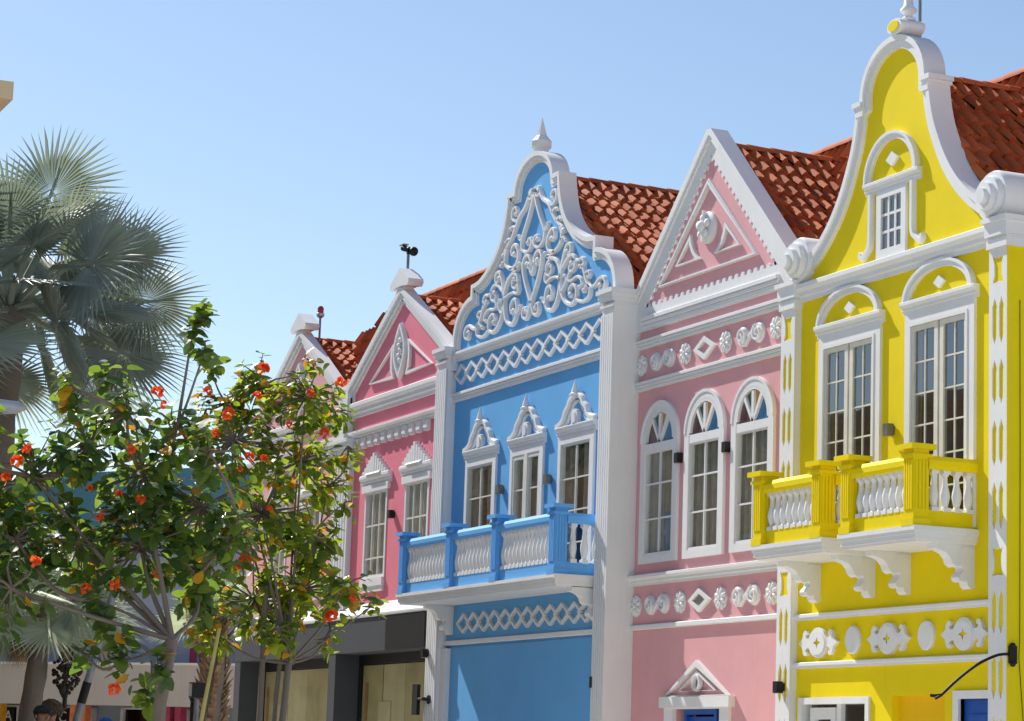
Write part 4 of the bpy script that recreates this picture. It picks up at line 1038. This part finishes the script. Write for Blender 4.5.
# ================================================================== street lamps and posts
LAMPW = plain('lamp_housing', (.55,.57,.60), .35, .1)
def street_lamp(label, x, y, h, arm, head=.9, lean=(0,0), mat=GREYMET):
    t = thing('street_lamp', label, 'street lamp', (x, y, GZ), 'street lamps in the plaza')
    hz = h-GZ; lx, ly = lean
    g = G(); g.tube([(0,0,0),(lx*.5,ly*.5,hz*.5),(lx,ly,hz-.35)], [.085,.07,.05], 10); g.lathe((0,0,0), [(.16,0),(.16,.04),(.10,.10),(.09,.5)], 12); g.build('pole', mat, t, smooth=60)
    A = Vector((lx, ly, hz-.35)); d = Vector(arm); B = A+d*.5+Vector((0,0,.30)); C = A+d+Vector((0,0,.36))
    g = G(); g.tube([A, A+d*.15+Vector((0,0,.2)), B, C], [.045,.045,.04,.035], 8); g.build('arm', mat, t, smooth=60)
    g = G(); dn = d.normalized(); pts = [C-dn*.05, C+dn*head*.15, C+dn*head*.5, C+dn*head*.85, C+dn*head]
    g.tube(pts, [.05,.09,.13,.10,.03], 12)
    for i, v in enumerate(g.v): g.v[i] = (v[0], v[1], C.z+(v[2]-C.z)*.65)
    g.build('lamp_head', LAMPW, t, smooth=60)
    return t
street_lamp('street lamp whose pale head points right in front of the silver palm', -26.9, -11.3, 5.25, (.25,.75,0), .62)
street_lamp('grey street lamp with rounded head under the flowering tree branches', -39.1, -4.72, 3.42, (-.12,-.42,0), .55, (-.02,-.06))
t = thing('leaning_post', 'grey blue post with a black band, leaning right between two palms', 'post', (-30.0, -8.62, GZ))
g = G(); g.tube([(0,0,0),(.22,.30,1.75)], .052, 10); g.tube([(.26,.35,2.0),(.50,.66,3.6)], .048, 10); g.build('shaft', GREYMET, t, smooth=60)
g = G(); g.tube([(.22,.30,1.75),(.26,.35,2.0)], .054, 10); g.build('band', BLACKMAT, t, smooth=60)
t = thing('thin_post', 'thin dark post standing right of the person in the blue cap', 'post', (-36.4, -4.92, GZ))
g = G(); g.tube([(0,0,0),(0,0,2.0)], .05, 8); g.build('shaft', BLACKMAT, t); g = G(); g.ball((0,0,2.02), .07, 8, 6); g.build('cap', BLACKMAT, t)
t = thing('black_floodlight', 'black floodlight box on a bracket beside the shaggy palm trunk', 'floodlight', (-32.0, -6.22, GZ))
g = G(); g.box(-.08,.08,-.09,.09,1.92,2.12); g.build('housing', BLACKMAT, t); g = G(); g.tube([(.0,.0,0),(0,0,1.9)], .035, 8); g.build('pole', GREYMET, t)
g = G(); g.box(-.06,.06,-.098,-.091,1.94,2.10); g.build('lens', STEEL, t)

# ================================================================== vegetation
BARK = painted('smooth_bark', (.20,.16,.13), rough=.85, bump=.5, grain=35, wear=.2, streak=.3, dirt=(.10,.09,.07))
PBARK = painted('palm_bark', (.21,.18,.15), rough=.9, bump=.9, grain=18, wear=.3, streak=.3, dirt=(.09,.07,.05))
BOOT = plain('palm_boot', (.30,.19,.11), .85, var=.3, scale=12.)
LEAF_A = leaf_mat('broad_leaf', (.042,.090,.034), (.125,.190,.040), .46, .36)
LEAF_B = leaf_mat('sunlit_leaf', (.060,.110,.024), (.200,.255,.036), .52, .36, tcol=(2.7,2.5,.8))
LEAF_Y = leaf_mat('yellowing_leaf', (.50,.24,.015), (.70,.36,.02), .35, .5, tcol=(1.4,1.3,.8))
PETAL = leaf_mat('orange_petal', (.72,.055,.008), (.90,.16,.02), .3, .5, tcol=(1.3,1.1,.9))
FROND = leaf_mat('silver_frond', (.175,.22,.21), (.37,.42,.355), .28, .5, tcol=(1.4,1.4,1.0))
FROND_G = leaf_mat('pale_frond', (.24,.29,.23), (.50,.54,.45), .25, .5, tcol=(1.5,1.6,1.1))
DRYF = leaf_mat('dry_frond', (.16,.10,.05), (.34,.25,.13), .15, .8, tcol=(1.3,1.2,1))

def rnd(a=1.): return random.uniform(-a, a)
def rvec(r=1.):
    while True:
        v = Vector((rnd(), rnd(), rnd()))
        if v.length < 1: return v*r
def leaf(g, p, d, n, L, W, mi, tint):
    """ovate leaf from p along d; n is roughly its upper side; folded along the midrib and drooping to the tip"""
    d = d.normalized(); s = d.cross(n)
    if s.length < 1e-3: s = d.cross(Vector((1,0,0)))
    s.normalize(); n = s.cross(d).normalized()
    curl = random.uniform(.05, .35); fold = random.uniform(.05, .35)
    g.tint = tint; g.mi = mi; b = len(g.v)
    rows = ((0, .0), (.12, .70), (.38, 1.), (.70, .78), (.90, .38), (1, 0))
    for t, w in rows:
        c = p + d*(L*t) - n*(curl*L*t*t)
        if w == 0: g.v.append(tuple(c))
        else:
            g.v.append(tuple(c + s*(W*w*.5) + n*(fold*W*w*.5))); g.v.append(tuple(c)); g.v.append(tuple(c - s*(W*w*.5) + n*(fold*W*w*.5)))
    for f in ((0,1,2),(0,2,3),(1,4,5,2),(2,5,6,3),(4,7,8,5),(5,8,9,6),(7,10,11,8),(8,11,12,9),(10,13,11),(11,13,12)): g.face([b+i for i in f])
RT = Vector((.408,.912,0)).normalized(); FW = Vector((-.912,.408,0)).normalized(); UP = Vector((0,0,1))
def flower(g, c, r):
    for _ in range(26):
        d = (rvec()+Vector((0,0,.25))).normalized(); g.mi = 0; g.tint = random.random()
        s = d.cross(rvec()).normalized(); u = d.cross(s)
        a = c+d*r*.25; w = r*random.uniform(.28,.42)
        b = len(g.v)
        for q in ((0,0,-.1),(-1,.6,.5),(-.6,1.2,.7),(.1,1.3,.55),(.8,1.1,.75),(1,.5,.45)):
            g.v.append(tuple(a + s*q[0]*w + d*q[1]*w*1.3 + u*q[2]*w*.5))
        for i in range(1,5): g.face((b, b+i, b+i+1))
def cordia(label, base, fork, lobes, leafL, flowers, mats, dens, ybias, stems):
    t = thing('flowering_tree', label, 'tree', tuple(base), 'orange flowering trees')
    B = Vector(base); F = Vector(fork)
    gl = G(); gt = G()
    trunk = [B, B.lerp(F,.4)+rvec(.03), B.lerp(F,.75)+rvec(.04), F]
    gt.tube([p-B for p in trunk], [stems*1.25, stems, stems*.95, stems*.92], 10)
    tips = []
    big = sorted(lobes, key=lambda l: -l[3])
    nodes = []
    for k, (u, v, w, r) in enumerate(lobes):
        c = F + RT*u + UP*v + FW*w
        # attach to the nearest existing limb node or the fork
        par = F; best = 1e9
        for nd in nodes:
            dd = (nd-c).length + .35*(nd-F).length
            if dd < best and (nd-F).length < (c-F).length: best, par = dd, nd
        if not nodes or (c-F).length < best: par = F
        mid = par.lerp(c, .5) + rvec(.10) - UP*.05
        rr = max(.010, stems*.52*min(1, .5+r))
        q = smooth2([tuple(par-B), tuple(mid-B), tuple(c-B)], 4)
        gt.tube(q, [rr*(1-.55*i/(len(q)-1)) for i in range(len(q))], 7)
        nodes.append(c)
        n = max(3, int(dens*r*r))
        for _ in range(n):
            dv = rvec(); dv = dv.normalized()*(dv.length**.6)
            tip = c + Vector((dv.x, dv.y, dv.z*.9))*r
            m2 = c.lerp(tip, .55)+rvec(.05)
            gt.tube([c-B, m2-B, tip-B], [.012,.008,.004], 4)
            tips.append((tip, (tip-c).normalized()))
            nl = random.randint(5, 9)
            a0 = random.uniform(0, 6.28)
            axis = ((tip-c).normalized()*.5 + UP*.7 + rvec(.3)).normalized()
            s1 = axis.cross(Vector((.2,1,.1))).normalized(); s2 = axis.cross(s1)
            for i in range(nl):
                an = a0+2.4*i; k2 = i/nl
                d = s1*math.cos(an)+s2*math.sin(an)+axis*(.75-1.2*k2)-UP*.25+rvec(.25)
                p = tip - axis*(k2*.16)
                L = leafL*random.uniform(.5, 1.2); yel = random.random() < ybias
                leaf(gl, p-B, d, axis+rvec(.35), L, L*random.uniform(.66,.90), 1 if yel else 0, random.random()**1.3)
    gt.build('trunk', BARK, t, smooth=60)
    gl.build('crown', mats, t)
    for (u, v, r) in flowers:
        # settle each bloom on the camera-facing outside of the nearest twig tip
        tgt = F + RT*u + UP*v
        tp = min(tips, key=lambda q: ((q[0]-tgt).dot(RT))**2 + ((q[0]-tgt).dot(UP))**2 + .06*(q[0]-tgt).dot(FW))
        dep = min(tp[0].dot(FW)-F.dot(FW), .2) - .12
        gf = G(); flower(gf, tgt + FW*dep - B, r*.88); gf.build('flower_cluster', PETAL, t)
    return t
def px_lobes(lst, fx, fy, s, wr, seed):
    random.seed(seed); return [((x-fx)/s, (fy-y)/s, rnd(wr), r/s) for x, y, r in lst]
def px_flowers(lst, fx, fy, s): return [((x-fx)/s, (fy-y)/s, r/s) for x, y, r in lst]
A_L = [(20,480,54),(70,445,48),(125,470,58),(60,540,56),(130,545,56),(188,500,58),(22,598,40),(98,604,24),(185,572,36),(226,532,36),(-40,520,70),(-60,440,60),(10,545,55),(120,420,34),(165,425,36),(95,380,22),(72,400,26),(205,455,30)]
A_L2 = [(176,318,11),(184,300,7),(190,345,9)]
random.seed(3)
treeA = cordia('big-leaved orange flowering tree at the left with smooth forked trunk', (-18.40,-10.75,GZ), (-18.48,-10.57,2.52),
    px_lobes(A_L, 172, 640, 133, .55, 5) + px_lobes(A_L2, 172, 640, 133, .1, 6) + px_lobes([(128,662,17),(142,690,15),(168,662,10),(80,655,15),(122,640,13)], 172, 640, 133, .25, 8), .128,
    px_flowers([(152,399,9),(130,457,7),(10,468,9),(4,487,7),(18,455,8),(47,573,8),(90,595,8),(118,590,8),(123,692,9),(110,495,6),(136,503,7),(93,520,7),(152,575,6),(80,490,5),(160,412,6)], 172, 640, 133),
    [LEAF_A, LEAF_Y], 165, .050, .050)
B_L = [(215,405,32),(252,388,36),(298,402,38),(322,402,22),(232,450,46),(290,462,42),(318,480,24),(262,520,52),(306,535,38),(298,590,46),(346,588,30),(374,603,14),(250,600,44),(212,635,28),(326,632,16),(282,632,24),(208,560,44),(200,370,16),(300,360,14),(336,438,16),(338,500,14),(325,530,16),(196,440,26),(190,520,26)]
treeB = cordia('orange flowering tree with sunlit and yellowing leaves before the blush pink house', (-23.80,-7.95,GZ), (-23.85,-7.79,2.60),
    px_lobes(B_L, 290, 664, 101, .6, 9), .118,
    px_flowers([(200,397,7),(228,427,9),(188,447,7),(256,376,9),(333,387,8),(319,438,8),(287,435,5),(306,404,7),(253,405,6),(252,471,7),(265,470,5),(248,566,9),(240,575,6),(336,620,9),(356,602,6),(273,519,5),(216,447,6),(244,483,4)], 290, 664, 101),
    [LEAF_B, LEAF_Y], 185, .095, .036)
# two slim extra stems of the sunlit tree, and the stake of the left one
for nm, lab, pts, r, mt in (('slim_stem', 'slim pale stem leaning beside the sunlit flowering tree, left of the pair', [(-23.95,-8.05,GZ),(-23.98,-8.02,2.2),(-23.9,-8.05,3.4)], .034, BARK),
                            ('slim_stem', 'slim dark stem rising close beside the sunlit flowering tree trunk', [(-23.86,-7.92,GZ),(-23.9,-7.90,2.0),(-23.95,-7.8,3.2)], .028, BARK),
                            ('tree_stake', 'yellow bamboo stake leaning against the forked tree trunk', [(-18.20,-10.55,GZ),(-18.12,-10.45,1.7),(-18.05,-10.34,2.6)], .018, plain('bamboo', (.38,.32,.08), .5))):
    t = thing(nm, lab, 'stem' if nm == 'slim_stem' else 'stake', pts[0])
    g = G(); P0 = Vector(pts[0]); q = smooth2([tuple(Vector(p)-P0) for p in pts], 6); g.tube(q, [r*(1-.25*i/len(q)) for i in range(len(q))], 8); g.build('stem', mt, t, smooth=60)
    if nm == 'tree_stake':
        g = G(); g.tube([tuple(Vector((-18.12,-10.50,1.7))-P0-Vector((0,0,.03))), tuple(Vector((-18.12,-10.50,1.7))-P0+Vector((0,0,.03)))], .05, 8); g.build('tie', BLACKMAT, t)
    else:
        g = G()
        for k in range(14):
            p = Vector(q[-1]); leaf(g, p+rvec(.04), rvec()+Vector((0,0,-.1)), Vector((0,0,1))+rvec(.4), .12, .08, 0, random.random())
        g.build('leaf_tuft', LEAF_B, t)

def frond(g, hub, d, n, R, blades=46, span=300, droop=.14):
    """costapalmate fan: pleated plate that splits into stiff points"""
    d = d.normalized(); s = d.cross(n).normalized(); n = s.cross(d).normalized()
    half = math.radians(span/2); b = len(g.v)
    tone = min(1, max(0, random.gauss(.5, .2)))
    def pt(an, r, lift=0.):
        q = d*math.cos(an)*r + s*math.sin(an)*r
        cup = .22*R*(1-math.cos(an*.5))                     # the blade wings curve forward
        dr = droop*R*(r/R)**2*(.35+.65*abs(math.cos(an*.6)))
        return tuple(hub + q + n*(cup*r/R + lift) - Vector((0,0,1))*dr)
    for i in range(blades):
        a0 = -half+2*half*i/blades; a1 = -half+2*half*(i+1)/blades; am = (a0+a1)/2
        rr = R*(1-.22*(abs(am)/half)**2)*random.uniform(.93, 1.04); rs = rr*random.uniform(.40,.52)
        g.tint = min(1, max(0, tone+random.gauss(0, .12)))
        pl = .018*R
        k = len(g.v)
        wst = (a1-a0)*.5
        g.v += [pt(am, R*.04), pt(a0, rs*.98, -pl), pt(am, rs, pl), pt(a1, rs*.98, -pl), pt(am-wst*.46, rs*1.45, -pl*.3), pt(am, rs*1.45, pl*.5), pt(am+wst*.46, rs*1.45, -pl*.3), pt(am+rnd(.02), rr, rnd(.03)*R)]
        for f in ((0,1,2),(0,2,3),(1,4,5,2),(2,5,6,3),(4,7,5),(5,7,6)): g.face([k+j for j in f])
def fan_palm(label, base, crown, R, pet, dirs, mats, trunk_r, dead=0, boots=False, face=0., group='palms in the plaza', blades=46, name='fan_palm'):
    t = thing(name, label, 'palm', tuple(base), group)
    B = Vector(base); C = Vector(crown)
    g = G(); n = 14; P = [B.lerp(C, i/n)-B+rvec(.012) for i in range(n+1)]
    g.tube(P, [trunk_r*(1.25-.25*i/n)*(1+.05*(-1)**i) for i in range(n+1)], 12)
    g.build('trunk', PBARK, t, smooth=60)
    if boots:
        g = G(); hgt = (C-B).length
        for i in range(int(hgt/.09)):
            for k in range(6):
                an = 2*PI*k/6 + i*1.1; z = (C.z-B.z)*.25 + i*.075
                if z > hgt+.1: continue
                p = Vector((math.cos(an), math.sin(an), 0)); o = p*trunk_r*.95 + Vector((0,0,z)) + rvec(.02); w = p.cross(UP)*.055
                tip = o + p*random.uniform(.07,.14) + UP*random.uniform(.10,.17)
                g.tint = random.random(); k0 = len(g.v)
                g.v += [tuple(o-w), tuple(o+w), tuple(tip+w*.55), tuple(tip-w*.55), tuple(o-w*.6+p*.03-UP*.02), tuple(o+w*.6+p*.03-UP*.02)]
                for f in ((0,1,2,3),(4,3,2,5),(0,4,3),(1,2,5),(0,1,5,4)): g.face([k0+j for j in f])
        g.build('leaf_base', BOOT, t)
    for (u, v, w) in dirs:
        d = (RT*u + UP*v + FW*w).normalized()
        L = pet*random.uniform(.75, 1.15)
        hub = C + d*L - UP*(.12*L)
        g = G(); g.tint = .75
        mid = C + d*L*.55 + UP*.06*L
        g.tube([C-B, mid-B, hub-B, hub+d*R*.35-UP*R*.03-B], [.045*R, .032*R, .024*R, .008*R], 6)
        dd = (d - UP*.18).normalized()
        nn = (UP*.75 - d*.3 + rvec(.55) - FW*face*random.choice((1,1,.6,-.5)))
        if abs(dd.dot(nn.normalized())) > .9: nn = RT + UP*.3
        frond(g, hub-B, dd, nn, R*random.uniform(.85, 1.08), blades)
        g.build('frond', mats[0], t)
    for i in range(dead):
        an = random.uniform(0, 6.28); d = Vector((math.cos(an)*.45, math.sin(an)*.45, -1)).normalized()
        g = G(); hub = C + d*pet*.5 + Vector((math.cos(an), math.sin(an), 0))*trunk_r
        frond(g, hub-B, d, Vector((math.cos(an), math.sin(an), .3)), R*.6, 22, 120, .1); g.build('dead_frond', DRYF, t)
    return t
random.seed(21)
BD = []
for i in range(42):
    ph = 2.39996*i; z = .97-1.45*i/41
    r = math.sqrt(max(0, 1-z*z)); BD.append((r*math.cos(ph), z, r*math.sin(ph)))
fan_palm('tall silver fan palm with stiff blue grey fronds at the left edge', (-45.3,-6.45,GZ), (-45.2,-6.10,9.60), 1.60, 2.25, BD, [FROND], .32, 0, face=1.2, name='silver_palm', blades=50)
SD = []
for i in range(16):
    ph = 2.39996*i+.4; z = .9-1.2*i/15
    r = math.sqrt(max(0, 1-z*z)); SD.append((r*math.cos(ph), z, r*math.sin(ph)))
fan_palm('short fan palm with pale green fronds and a hanging dry seed bunch', (-31.85,-8.60,GZ), (-31.72,-8.35,3.45), .80, .62, SD, [FROND_G], .125, 7, face=.8)
sb = thing('seed_bunch', 'dark dry seed bunch hanging right of the short palm trunk', 'seed bunch', (-31.55,-8.08,3.0))
g = G(); g.tube([(-.15,-.25,.1),(-.05,-.05,.12),(0,.0,-.15),(0,0,-.6)], .018, 5)
for k in range(240):
    u = random.random(); w = .17*math.sin(PI*min(1, u*1.1+.12)); p = Vector((rnd(w), rnd(w), -.08-.72*u)); g.ball(p, random.uniform(.018,.035), 5, 4)
g.build('seed_cluster', plain('dry_seed', (.035,.028,.022), .9), sb)
TD = [(.8,.4,.3),(-.7,.5,.4),(.2,.8,-.5),(-.3,.7,.6),(.6,.1,-.7),(-.8,.0,-.3),(.1,.3,.9),(.9,-.1,.1),(-.5,.9,0)]
fan_palm('stout palm trunk shaggy with brown leaf stubs beside the dark shop front', (-32.86,-5.74,GZ), (-32.86,-5.74,3.55), .6, .35, TD, [FROND_G], .15, 0, True)

# ================================================================== people (only their heads reach into the frame)
SKIN = plain('skin', (.42,.22,.15), .5, var=.05); HAIR_D = plain('dark_hair', (.02,.018,.018), .7); HAIR_B = plain('brown_hair', (.11,.07,.045), .8, var=.3, scale=40.)
def person(label, x, y, top, face, shirt, trousers, hair, cap=None, curly=False):
    t = thing('person', label, 'person', (x, y, GZ), rz=face)
    H = top-GZ; k = H/1.75
    def skin(name, nodes, edges, mat):
        me = bpy.data.meshes.new(name); me.from_pydata([(a*k, b*k, c*k) for a, b, c, r in nodes], edges, []); me.materials.append(mat)
        o = bpy.data.objects.new(name, me); COL.objects.link(o); o.parent = t
        m = o.modifiers.new('s', 'SKIN'); sv = me.skin_vertices[0].data
        for i, nd in enumerate(nodes): sv[i].radius = (nd[3]*k, nd[3]*k); sv[i].use_root = (i == 0)
        s = o.modifiers.new('u', 'SUBSURF'); s.levels = s.render_levels = 2; m.use_smooth_shade = True
        return o
    # body: pelvis, spine, neck, head ; arms ; legs (one continuous skinned figure)
    nb = [(0,0,.95,.13),(0,0,1.15,.13),(0,0,1.36,.15),(0,.01,1.48,.07),(0,-.01,1.54,.055),(0,-.02,1.61,.085),(0,-.01,1.69,.085),
          (.17,0,1.40,.06),(.24,.02,1.12,.042),(.25,-.05,.88,.032),(.25,-.08,.78,.035),(-.17,0,1.40,.06),(-.24,.02,1.12,.042),(-.25,-.05,.88,.032),(-.25,-.08,.78,.035),
          (.09,0,.88,.09),(.10,-.01,.48,.062),(.10,.02,.08,.042),(.10,-.13,.03,.035),(-.09,0,.88,.09),(-.10,-.01,.48,.062),(-.10,.02,.08,.042),(-.10,-.13,.03,.035)]
    eb = [(0,1),(1,2),(2,3),(3,4),(4,5),(5,6),(2,7),(7,8),(8,9),(9,10),(2,11),(11,12),(12,13),(13,14),(0,15),(15,16),(16,17),(17,18),(0,19),(19,20),(20,21),(21,22)]
    skin('body', nb, eb, SKIN)
    ns = [(0,0,.98,.15),(0,0,1.16,.148),(0,0,1.37,.168),(.17,0,1.41,.08),(.235,.02,1.18,.06),(-.17,0,1.41,.08),(-.235,.02,1.18,.06)]
    skin('shirt', ns, [(0,1),(1,2),(2,3),(3,4),(2,5),(5,6)], shirt)
    nt_ = [(0,0,.97,.145),(.09,0,.86,.105),(.10,-.01,.48,.078),(.10,.02,.10,.06),(-.09,0,.86,.105),(-.10,-.01,.48,.078),(-.10,.02,.10,.06)]
    skin('trousers', nt_, [(0,1),(1,2),(2,3),(0,4),(4,5),(5,6)], trousers)
    g = G()
    for s in (-1, 1): g.ball((s*.032*k, -.098*k, 1.635*k), .011*k, 8, 6); g.ball((s*.09*k, 0, 1.62*k), .022*k, 8, 6, .5, 1, 1.4)
    g.ball((0, -.112*k, 1.60*k), .017*k, 8, 6, .8, 1.1, 1.3); g.box(-.025*k, .025*k, -.102*k, -.09*k, 1.562*k, 1.570*k)
    g.build('face', SKIN, t, smooth=True)
    g = G()
    if curly:
        for _ in range(420):
            d = rvec().normalized()
            if d.y < -.55 and d.z < .35: continue
            if d.z < -.55: continue
            p = Vector((0, .005, 1.645))*k + Vector((d.x*.125, d.y*.125, d.z*.118))*k*random.uniform(.9,1.06)
            g.ball(p, random.uniform(.016,.030)*k, 6, 4)
    else:
        g.ball((0, .012*k, 1.655*k), .105*k, 16, 10, .95, 1.05, 1.0)
        for i, v in enumerate(g.v):
            if v[1] < -.02*k and v[2] < 1.66*k: g.v[i] = (v[0]*.9, -.02*k, max(v[2], 1.62*k))
    g.build('hair', hair, t, smooth=True)
    if cap:
        g = G(); g.lathe((0, .005*k, 1.655*k), [(.112*k,0),(.114*k,.03*k),(.10*k,.07*k),(.06*k,.10*k),(.002,.108*k)], 18)
        g.poly([(-.075*k,1.655*k),(.075*k,1.655*k),(.07*k,1.667*k),(-.07*k,1.667*k)], -.19*k, -.06*k); g.build('cap', cap, t, smooth=40)
    return t
person('person with short dark hair in a navy shirt beside the curly-haired one', -29.98, -8.73, 2.20, 1.9, plain('navy_cloth', (.03,.05,.10), .9), plain('denim', (.06,.09,.16), .9), HAIR_D, plain('black_cap', (.02,.02,.025), .8))
person('person with curly brown hair standing left of the leaning grey post', -30.83, -8.42, 2.27, -2.0, plain('olive_cloth', (.10,.10,.05), .9), plain('khaki_cloth', (.25,.20,.13), .9), HAIR_B, None, True)
person('person in a blue cap in front of the orange columns', -37.5, -5.95, 2.20, 1.2, plain('white_cloth', (.6,.6,.6), .9), plain('grey_cloth', (.12,.12,.13), .9), HAIR_D, plain('blue_cap', (.02,.12,.42), .7))

# ================================================================== light, sky, camera
SUN = Vector((-4.2, -1.2, 4.35)).normalized()
w = bpy.data.worlds.new('World'); sc.world = w; w.use_nodes = True
nt = w.node_tree; nt.nodes.clear()
sky = nt.nodes.new('ShaderNodeTexSky'); sky.sky_type = 'NISHITA'; sky.sun_disc = False
sky.sun_elevation = math.asin(SUN.z); sky.sun_rotation = math.atan2(SUN.x, SUN.y)
sky.altitude = 0; sky.air_density = 1.0; sky.dust_density = .4; sky.ozone_density = 1.6
bg = nt.nodes.new('ShaderNodeBackground'); bg.inputs[1].default_value = .100
o = nt.nodes.new('ShaderNodeOutputWorld'); nt.links.new(sky.outputs[0], bg.inputs[0]); nt.links.new(bg.outputs[0], o.inputs[0])
ld = bpy.data.lights.new('sun', 'SUN'); ld.energy = 5.0; ld.angle = math.radians(.5); ld.color = (1, .95, .87)
lo = bpy.data.objects.new('sun', ld); COL.objects.link(lo); lo.rotation_euler = SUN.to_track_quat('Z', 'Y').to_euler(); lo.location = SUN*60
cd = bpy.data.cameras.new('camera'); cd.sensor_width = 36; cd.lens = 36*2530/1024; cd.clip_start = .1; cd.clip_end = 2000
co = bpy.data.objects.new('camera', cd); COL.objects.link(co)
R = ((0.40780607,0.91248011,0.03277605), (0.13212631,-0.09449264,0.98671869), (0.90345827,-0.39805929,-0.1590973))   # camera right, up, back
co.matrix_world = Matrix(((R[0][0],R[1][0],R[2][0],0),(R[0][1],R[1][1],R[2][1],-16),(R[0][2],R[1][2],R[2][2],1.65),(0,0,0,1)))
sc.camera = co
vs = sc.view_settings; vs.view_transform = 'Standard'; vs.look = 'None'; vs.gamma = 1; vs.exposure = .44; vs.use_curve_mapping = False
sc.cycles.max_bounces = 8; sc.cycles.transparent_max_bounces = 12; sc.cycles.caustics_reflective = False; sc.cycles.caustics_refractive = False
